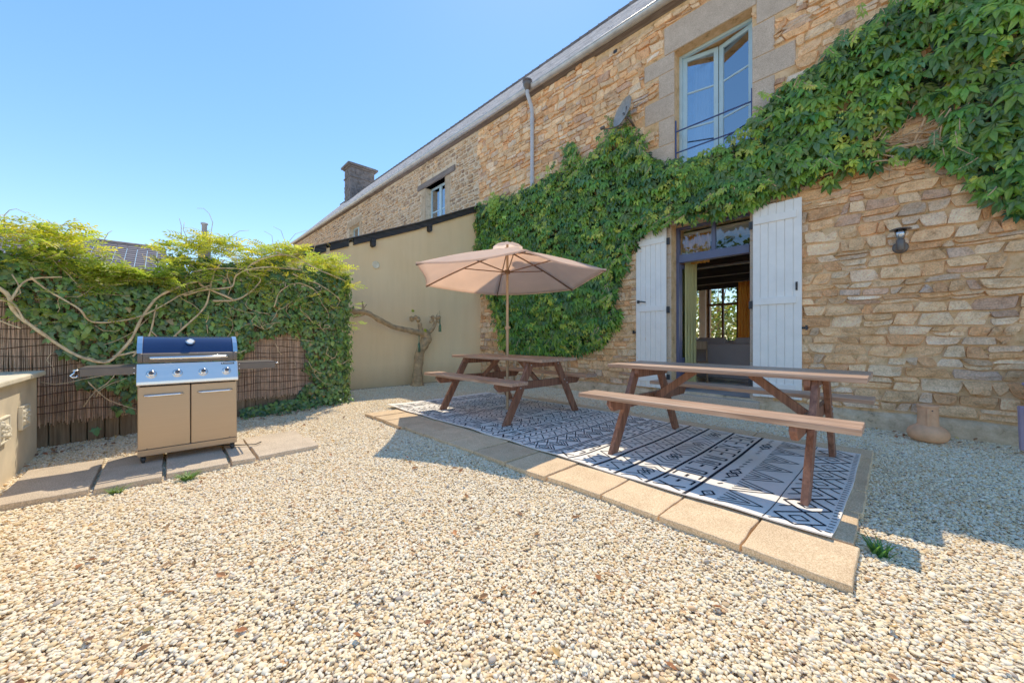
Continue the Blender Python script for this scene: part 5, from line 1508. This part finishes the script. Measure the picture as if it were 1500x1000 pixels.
wis = thing('wisteria', tuple(FPt(1.2, .1, 0)), 'yellow green wisteria spilling over the top of the ivy covered fence', 'wisteria')
m = MB(); twg = MB()
WC = [(.58,.60,.05), (.68,.66,.07), (.48,.55,.07), (.72,.68,.12), (.38,.48,.06)]
TOP = [(-3,2.25),(-.26,2.24),(-.12,2.3),(.04,2.32),(.35,2.34),(.45,2.24),(.52,1.9),(1.0,1.9),(1.12,2.32),(1.26,2.44),(1.47,2.56),(1.69,2.52),(1.81,2.4),(2.12,2.46),(2.3,2.57),(2.6,2.58),(2.88,2.66),(3.17,2.56),(3.49,2.40),(3.6,2.2)]
def interp(T, s):
    for (a, za), (b, zb) in zip(T[:-1], T[1:]):
        if a <= s <= b: return za + (zb-za)*(s-a)/(b-a)
    return T[-1][1]
for i in range(3500):
    s = rg.uniform(-2.4, 3.62)
    if s < -.6 and rg.random() < .5: continue
    zt2 = interp(TOP, min(s, 3.59)) - .05; k = rg.random()
    zt2 += .10*noise.noise(Vector((s*3.1, 0, 1)))+.05*noise.noise(Vector((s*9, 0, 1)))
    zb2 = (1.62 if .42 < s < 1.08 else 1.76) + .2*noise.noise(Vector((s*1.8, 0, 4))) + (.12 if s > 2.2 else 0)
    z = zb2 + (zt2-zb2)*(1-k*k*.9); dd = rg.uniform(-.35, .34)
    if rg.random() < .07: z = rg.uniform(1.25, 1.9)
    if z < 2.08: dd = rg.uniform(.16,.42)
    if noise.noise(Vector((s*2.6, z*3.2, 7))) < -.22: continue
    an = rg.uniform(0, 2*math.pi); d = Vector((math.cos(an), math.sin(an), rg.uniform(-.2,.7)))
    m.col = tint(rg.choice(WC), rg, .22)
    if z < 1.98: m.col = tint((.36,.44,.06), rg, .3)
    L_ = rg.uniform(.13,.23)
    p = FPt(s, dd, z)
    pinnate(m, p, d, Vector((rg.gauss(0,.4), rg.gauss(0,.4), 1)).normalized(), L_, rg, rg.randint(4,5))
    if i % 2 == 0: twg.tube([tuple(p), tuple(p + d.normalized()*L_*.95 - Vector((0,0,L_*.16)))], .0016, 4)
m.build('foliage', M['wist'], wis)
V = [[(-2.5,1.9),(-1.2,1.8),(-.5,1.75),(-0.13, 1.57), (-0.06, 1.4), (-0.01, 1.3), (0.11, 1.16), (0.26, 1.0), (0.4, 0.89), (0.57, 0.85), (0.73, 1.07), (0.81, 1.3), (0.93, 1.55), (1.08, 1.69), (1.34, 1.83), (1.41, 1.77), (1.75, 1.62)],
[(-.6,1.5),(-0.13, 1.46), (-0.05, 1.43), (0.01, 1.27)], [(-0.07, 1.46), (0.03, 1.67), (0.24, 1.73)],
[(0.05,1.7),(0.16, 1.58), (0.33, 1.43), (0.46, 1.28), (0.78, 1.34), (1.08, 1.56), (1.21, 1.66), (1.48, 1.8)],
[(0.6,.9),(0.78, 0.95), (0.99, 1.0), (1.21, 1.24), (1.41, 1.51), (1.48, 1.78), (1.53, 2.01), (1.63, 2.16)],
[(1.21, 1.64), (1.41, 1.73), (1.71, 1.81), (1.79, 2.0), (2.09, 2.13), (2.62, 2.18)],
[(1.5,1.6),(1.71, 1.62), (1.91, 1.73), (2.06, 1.95), (1.91, 2.02), (1.96, 2.17), (2.22, 2.32), (2.62, 2.43)],
[(2.24, 1.57), (2.34, 1.83), (2.62, 1.97), (2.95, 1.79)], [(2.22, 2.37), (2.62, 2.35), (2.95, 2.2), (3.3, 2.1)],
[(0.42, 0.64), (0.57, 0.43), (0.78, 0.29)], [(-0.13, 1.27), (-0.01, 1.2)], [(2.5,2.1),(2.75,2.02),(3.0,1.95),(3.3,1.75)],
[(1.3,1.95),(1.6,2.04),(2.2,2.1)], [(.9,1.2),(1.05,.95),(1.0,.6)], [(.75,.9),(.9,1.15),(.95,1.5)]]
m = MB()
for k, v in enumerate(V):
    th_ = .8*(.022, .014, .013, .012, .015, .015, .015, .01, .012, .007, .01, .011, .012, .008, .012)[k]
    # smooth the polyline
    P = [Vector((a, 0, b_)) for a, b_ in v]; Q = []
    for i in range(len(P)-1):
        p0, p1, p2, p3 = P[max(i-1,0)], P[i], P[i+1], P[min(i+2, len(P)-1)]
        for j in range(5):
            t_ = j/5; Q.append(.5*((2*p1) + (-p0+p2)*t_ + (2*p0-5*p1+4*p2-p3)*t_*t_ + (-p0+3*p1-3*p2+p3)*t_**3))
    Q.append(P[-1])
    pts = [tuple(FPt(q.x, max(.30, ib(q.x, q.z)+.05)+.02*math.sin(i*.5+k), q.z)) for i, q in enumerate(Q)]
    m.tube(pts, [th_*(1-.35*i/len(pts))*(1+.12*math.sin(i*1.3)) for i in range(len(pts))], 7)
for i in range(70):
    s0, z0 = rg.uniform(-.3, 3.4), rg.uniform(.5, 2.1); an = rg.uniform(0, 6.28); L_ = rg.uniform(.15,.5); pts = []
    for k in range(6):
        pts.append(tuple(FPt(s0, max(.2, ib(s0, z0))+.03, z0))); an += rg.gauss(0,.45); s0 += math.cos(an)*L_/5; z0 += math.sin(an)*L_/5
    m.tube(pts, [rg.uniform(.002,.005)]*6, 5)
m.v = [(a+.004*noise.noise(Vector((a*30,b_*30,c*30))), b_+.004*noise.noise(Vector((a*30+9,b_*30,c*30))), c+.005*noise.noise(Vector((a*25,b_*25+5,c*25)))) for a, b_, c in m.v]
m.build('branch', M['vine'], wis, smooth=True)
T = [[(-.09,2.12),(-.09,2.3),(-.06,2.36),(-.02,2.385),(.04,2.36)], [(.25,2.17),(.22,2.28),(.17,2.33)], [(1.24,2.38),(1.24,2.55),(1.22,2.64)], [(1.3,2.4),(1.26,2.5),(1.27,2.6)],
[(1.54,2.45),(1.57,2.68),(1.53,2.79),(1.47,2.84),(1.40,2.82)], [(1.75,2.5),(1.88,2.64),(2.0,2.68)], [(2.33,2.53),(2.31,2.68),(2.2,2.72)], [(2.53,2.6),(2.66,2.79),(2.85,2.9)], [(2.51,2.6),(2.44,2.79),(2.33,2.82)],
[(2.95,2.55),(3.0,2.75),(3.15,2.8),(3.25,2.72)], [(3.1,2.5),(3.35,2.6),(3.6,2.62)], [(2.75,2.55),(2.8,2.7),(2.95,2.76)], [(.55,2.15),(.6,2.3),(.63,2.33)]]
for v in T: twg.tube([tuple(FPt(a, .1, b_)) for a, b_ in v], [.0045*(1-.6*i/len(v)) for i in range(len(v))], 5)
twg.build('tendril', M['vine'], wis, smooth=True)

# ------------------------------------------------------------------ pollarded tree with hanging bottles
tr = thing('pollard_tree', (-7.95, 4.35, -.05), 'small bare pollarded tree with one long branch in front of the beige wall', 'tree')
def rough_tube(mb, pts, rads, sd, n=12, amp=.18):
    P = [Vector(p) for p in pts]; Q = []; RR = []
    for i in range(len(P)-1):
        p0, p1, p2, p3 = P[max(i-1,0)], P[i], P[i+1], P[min(i+2, len(P)-1)]
        for j in range(6):
            t_ = j/6; Q.append(.5*((2*p1) + (-p0+p2)*t_ + (2*p0-5*p1+4*p2-p3)*t_*t_ + (-p0+3*p1-3*p2+p3)*t_**3)); RR.append(rads[i]*(1-t_)+rads[i+1]*t_)
    Q.append(P[-1]); RR.append(rads[-1])
    b = len(mb.v); mb.tube(Q, RR, n)
    for i in range(b, len(mb.v)):
        k = (i-b)//n; 
        if k >= len(Q): continue
        v = Vector(mb.v[i]); c = Q[k]; f = 1 + amp*noise.noise(v*9 + Vector((sd,0,0))) + amp*.7*noise.noise(v*24 + Vector((0,sd,0)))
        mb.v[i] = tuple(c + (v-c)*f)
m = MB(); TX = -7.93
rough_tube(m, [(TX,4.35,-.1),(TX,4.36,.06),(TX,4.37,.38),(TX,4.41,.75),(TX+.02,4.52,.95),(TX,4.6,1.12),(TX,4.52,1.28)], [.19,.135,.105,.105,.11,.125,.10], 3, 16)
m.build('trunk', M['bark'], tr, smooth=True)
m = MB(); rough_tube(m, [(TX,4.56,1.2),(TX+.02,4.35,1.25),(TX+.03,4.13,1.29),(TX+.03,3.71,1.38),(TX+.05,3.4,1.52),(TX+.05,3.1,1.67),(TX+.05,2.88,1.67),(TX+.08,2.6,1.77),(TX+.1,2.3,1.85)], [.085,.07,.06,.055,.058,.05,.055,.045,.035], 5, 12, .3)
rough_tube(m, [(TX,3.12,1.66),(TX+.03,2.95,1.6),(TX+.03,2.75,1.6),(TX+.05,2.5,1.68)], [.04,.035,.035,.025], 8, 10, .3)
m.build('branch', M['bark'], tr, smooth=True)
m = MB(); rough_tube(m, [(TX,4.5,1.2),(TX,4.43,1.36),(TX,4.41,1.48)], [.07,.05,.05], 6, 10, .25)
for i in range(9): a = U(0,6.28); m.lathe([(0,-.05),(.04,-.03),(.055,0),(.04,.03),(0,.05)], (TX+U(-.06,.06), 4.28+U(-.12,.12), 1.56+U(-.07,.07)), 8)
m.build('knuckle', M['bark'], tr, smooth=True)
m = MB(); rough_tube(m, [(TX,4.58,1.16),(TX,4.7,1.28),(TX,4.82,1.42),(TX,4.84,1.54)], [.06,.05,.045,.05], 7, 10, .25)
for i in range(8): m.lathe([(0,-.05),(.035,-.03),(.05,0),(.035,.03),(0,.05)], (TX+U(-.06,.06), 4.84+U(-.1,.1), 1.58+U(-.06,.06)), 8)
for i in range(10): a = U(-.5,3.6); L_ = U(.08,.2); m.tube([(TX, 4.84, 1.6), (TX+U(-.05,.05), 4.84+math.cos(a)*L_, 1.6+abs(math.sin(a))*L_)], [.009,.004], 5)
m.build('knuckle', M['bark'], tr, smooth=True)
m = MB(); rough_tube(m, [(TX+.05,3.06,1.66),(TX+.05,3.04,1.78),(TX+.05,3.02,1.9)], [.03,.022,.012], 9, 8, .3)
m.tube([(TX+.05,3.05,1.75),(TX+.05,3.12,1.84)], [.014,.006], 6); m.build('spur', M['bark'], tr, smooth=True)
m = MB()
for (y, z) in ((4.19,1.78),(4.5,1.32)):
    for i in range(5): m.col = (.5,.52,.05); palmate(m, Vector((TX+.1, y+U(-.03,.03), z+U(-.02,.02))), Vector((1, U(-.4,.4), .4)), .05, rg, (0,0,-1))
m.build('young_leaf', M['wist'], tr)
def bottle(x, y, ztop, L_, label):
    t_ = thing('hanging_bottle', (x, y, ztop), label, 'bottle', 'green bottles hung from the pollard tree')
    m = MB(); m.lathe([(.0,0),(.014,0),(.015,-.02),(.013,-.025),(.0135,-L_*.3),(.02,-L_*.42),(.036,-L_*.55),(.037,-L_*.97),(.03,-L_),(0,-L_+.02)], (0,0,0), 20)
    m.build('glass', M['green_glass'], t_, world=False, smooth=True)
    m = MB(); m.tube([(0,0,-.01),(0,0,.08),(-.03,0,.2)], .003, 5); m.tube([(.015,0,-.02),(-.015,0,-.02)], .004, 5); m.build('string', M['wire'], t_, world=False)
bottle(TX+.12, 4.33, 1.18, .40, 'green glass bottle hanging low against the trunk of the pollard tree')
bottle(TX+.08, 4.93, 1.60, .33, 'green glass bottle hanging tilted from the right stump of the pollard tree')

# ------------------------------------------------------------------ weeds and fallen leaves
def tuft(x, y, n, h, label, c=(.10,.24,.05), flat=.6):
    m = MB()
    for i in range(n):
        a = U(0, 6.283); d = Vector((math.cos(a), math.sin(a), 0)); L_ = h*U(.6,1.1); w_ = .006+.004*U(0,1)
        s_ = d.cross(Vector((0,0,1))); b_ = Vector((x+U(-.03,.03), y+U(-.03,.03), -.05)); m.col = tint(c, rg)
        vs = []
        for k in range(5):
            t_ = k/4; p = b_ + d*L_*flat*t_ + Vector((0,0,1))*L_*(t_-.45*flat*t_*t_); ww = w_*(1-t_*.9)
            vs += [tuple(p+s_*ww), tuple(p-s_*ww)]
        m.add(vs, [(2*k, 2*k+1, 2*k+3, 2*k+2) for k in range(4)])
    return tag(m.build('weed_tuft', M['grass']), label, 'weed')
tuft(-.07, 2.74, 45, .12, 'green grassy weed tuft beside the near right corner of the patio')
tuft(-3.98, .12, 90, .09, 'low grass weed in front of the flags below the middle of the grill', (.16,.28,.07), .9)
tuft(-3.99, -.28, 30, .08, 'small grass weed at the edge of the flag left of the grill wheel', (.16,.26,.08), .9)
m = MB(); rg = random.Random(77)
for i in range(850):
    if rg.random() < .35: s = rg.uniform(-.9, 3.3); p = FPt(s, rg.uniform(.02,.5), 0); x, y = p.x, p.y
    elif rg.random() < .35: x, y = rg.uniform(-4, 1), YW-rg.uniform(.1,.5)
    else: x, y = rg.uniform(-5.5, 1.2), rg.uniform(-1.0, 2.2)
    if -5.0 < x < -4.05 and -.9 < y < 1.2: continue
    d = -.728*x + .686*y
    if d < .9: continue
    m.col = tint(rg.choice([(.33,.13,.05),(.4,.19,.08),(.26,.12,.06),(.5,.33,.12)]), rg, .3)
    leaf_n = Vector((rg.gauss(0,.35), rg.gauss(0,.35), 1)).normalized(); a = rg.uniform(0,6.28); sz = rg.uniform(.02,.055)
    dd = Vector((math.cos(a), math.sin(a), 0)); dd = (dd - leaf_n*dd.dot(leaf_n)).normalized()
    leaflet(m, Vector((x, y, gh(x, y)+.02)), dd, leaf_n, sz, sz*.6, .3, -.2)
tag(m.build('fallen_leaves', M['dryleaf']), 'small dry brown leaves scattered over the gravel', 'leaves', kind='stuff')

# ------------------------------------------------------------------ garden seen through the room, tree reflected in the panes
def bush(name, x, y, rx, rz, n, cols, label, cat, trunk=False, zc=None, sz=.16, ry=None):
    t_ = thing(name, (x, y, 0), label, cat)
    m = MB(); zc = rz if zc is None else zc; ry = ry or rx*.7
    for i in range(n):
        v = Vector((rg.gauss(0,1), rg.gauss(0,1), rg.gauss(0,1))).normalized()
        r_ = (1 - rg.random()**2*.5)*(1 + .35*noise.noise(v*2.3 + Vector((x,y,0))))
        p = Vector((x+v.x*rx*r_, y+v.y*ry*r_, zc+v.z*rz*r_))
        if p.z < .02: continue
        m.col = tint(rg.choice(cols), rg, .35)
        an = rg.uniform(0,6.28); d = (v + Vector((math.cos(an), math.sin(an), -.3))).normalized()
        q = Vector((rg.gauss(0,1), rg.gauss(0,1), rg.gauss(.6,1))).normalized()
        if abs(d.dot(q)) > .95: continue
        for e_ in (-.5, 0, .5):
            leaflet(m, p, (d + d.cross(q)*e_).normalized(), q, sz, sz*.5, .1, .2)
    m.build('crown', M['wist'], t_)
    m = MB()
    rough_tube(m, [(x,y,-.1),(x+.05,y,zc*.5),(x,y+.05,zc)], [.14 if trunk else .05,.1 if trunk else .04,.05], 2, 8)
    for i in range(7):
        a = rg.uniform(0,6.28); m.tube([(x,y,zc*.6),(x+math.cos(a)*rx*.5,y+math.sin(a)*rx*.5,zc+rz*.3)], [.04,.015], 6)
    m.build('trunk', M['bark'], t_, smooth=True)
bush('garden_shrub', -6.2, 17.5, 1.9, 1.5, 1500, [(.40,.42,.12),(.5,.48,.16),(.3,.36,.08)], 'sunlit yellow green shrub seen low through the garden window', 'shrub', sz=.13)
bush('garden_tree', -6.4, 20.5, 3.2, 2.6, 2400, [(.10,.22,.04),(.22,.34,.06),(.06,.14,.03)], 'leafy green tree seen through the garden window', 'tree', True, 3.2, .2)
bush('reflected_tree', -9.5, -15.5, 4.5, 3.2, 2600, [(.10,.2,.05),(.07,.15,.04),(.15,.24,.07)], 'broad green tree mirrored in the pane above the doorway', 'tree', True, 4.6, .3)

# ------------------------------------------------------------------ camera, sun, sky
cam = bpy.data.cameras.new('camera'); co = bpy.data.objects.new('camera', cam); col.objects.link(co)
TH = math.atan((1318-750)/535)
co.location = (0, 0, 1.1); co.rotation_euler = (R(90), 0, TH)
cam.sensor_width = 36; cam.lens = 36*535/1500; cam.shift_y = (496-500)/1500; cam.clip_start = .05; cam.clip_end = 1500
sc.camera = co
# towards the sun: (-.37, .42, 1)
sv = Vector((-.37, .42, 1)).normalized(); el = math.asin(sv.z); az = math.atan2(sv.x, sv.y)
sun = bpy.data.lights.new('sun', 'SUN'); sun.energy = SUN_E; sun.angle = R(.53); sun.color = (1, .875, .68)
so_ = bpy.data.objects.new('sun', sun); col.objects.link(so_); so_.rotation_euler = sv.to_track_quat('Z', 'Y').to_euler(); so_.location = (-8, 9, 20)
wd = bpy.data.worlds.new('World'); sc.world = wd; wd.use_nodes = True
nt = wd.node_tree; bg = nt.nodes['Background']
sk = nt.nodes.new('ShaderNodeTexSky'); sk.sky_type = 'NISHITA'; sk.sun_disc = False
sk.sun_elevation = el; sk.sun_rotation = az; sk.altitude = 50; sk.air_density = SKY_AIR; sk.dust_density = SKY_DUST; sk.ozone_density = SKY_OZ
nt.links.new(sk.outputs[0], bg.inputs[0]); bg.inputs[1].default_value = SKY_S
hs = nt.nodes.new('ShaderNodeHueSaturation'); hs.inputs['Saturation'].default_value = SKY_SAT; nt.links.new(sk.outputs[0], hs.inputs['Color']); nt.links.new(hs.outputs[0], bg.inputs[0])
sc.view_settings.view_transform = 'Standard'; sc.view_settings.look = 'None'; sc.view_settings.exposure = 0; sc.view_settings.gamma = GAM
sc.cycles.max_bounces = 8; sc.cycles.transparent_max_bounces = 12
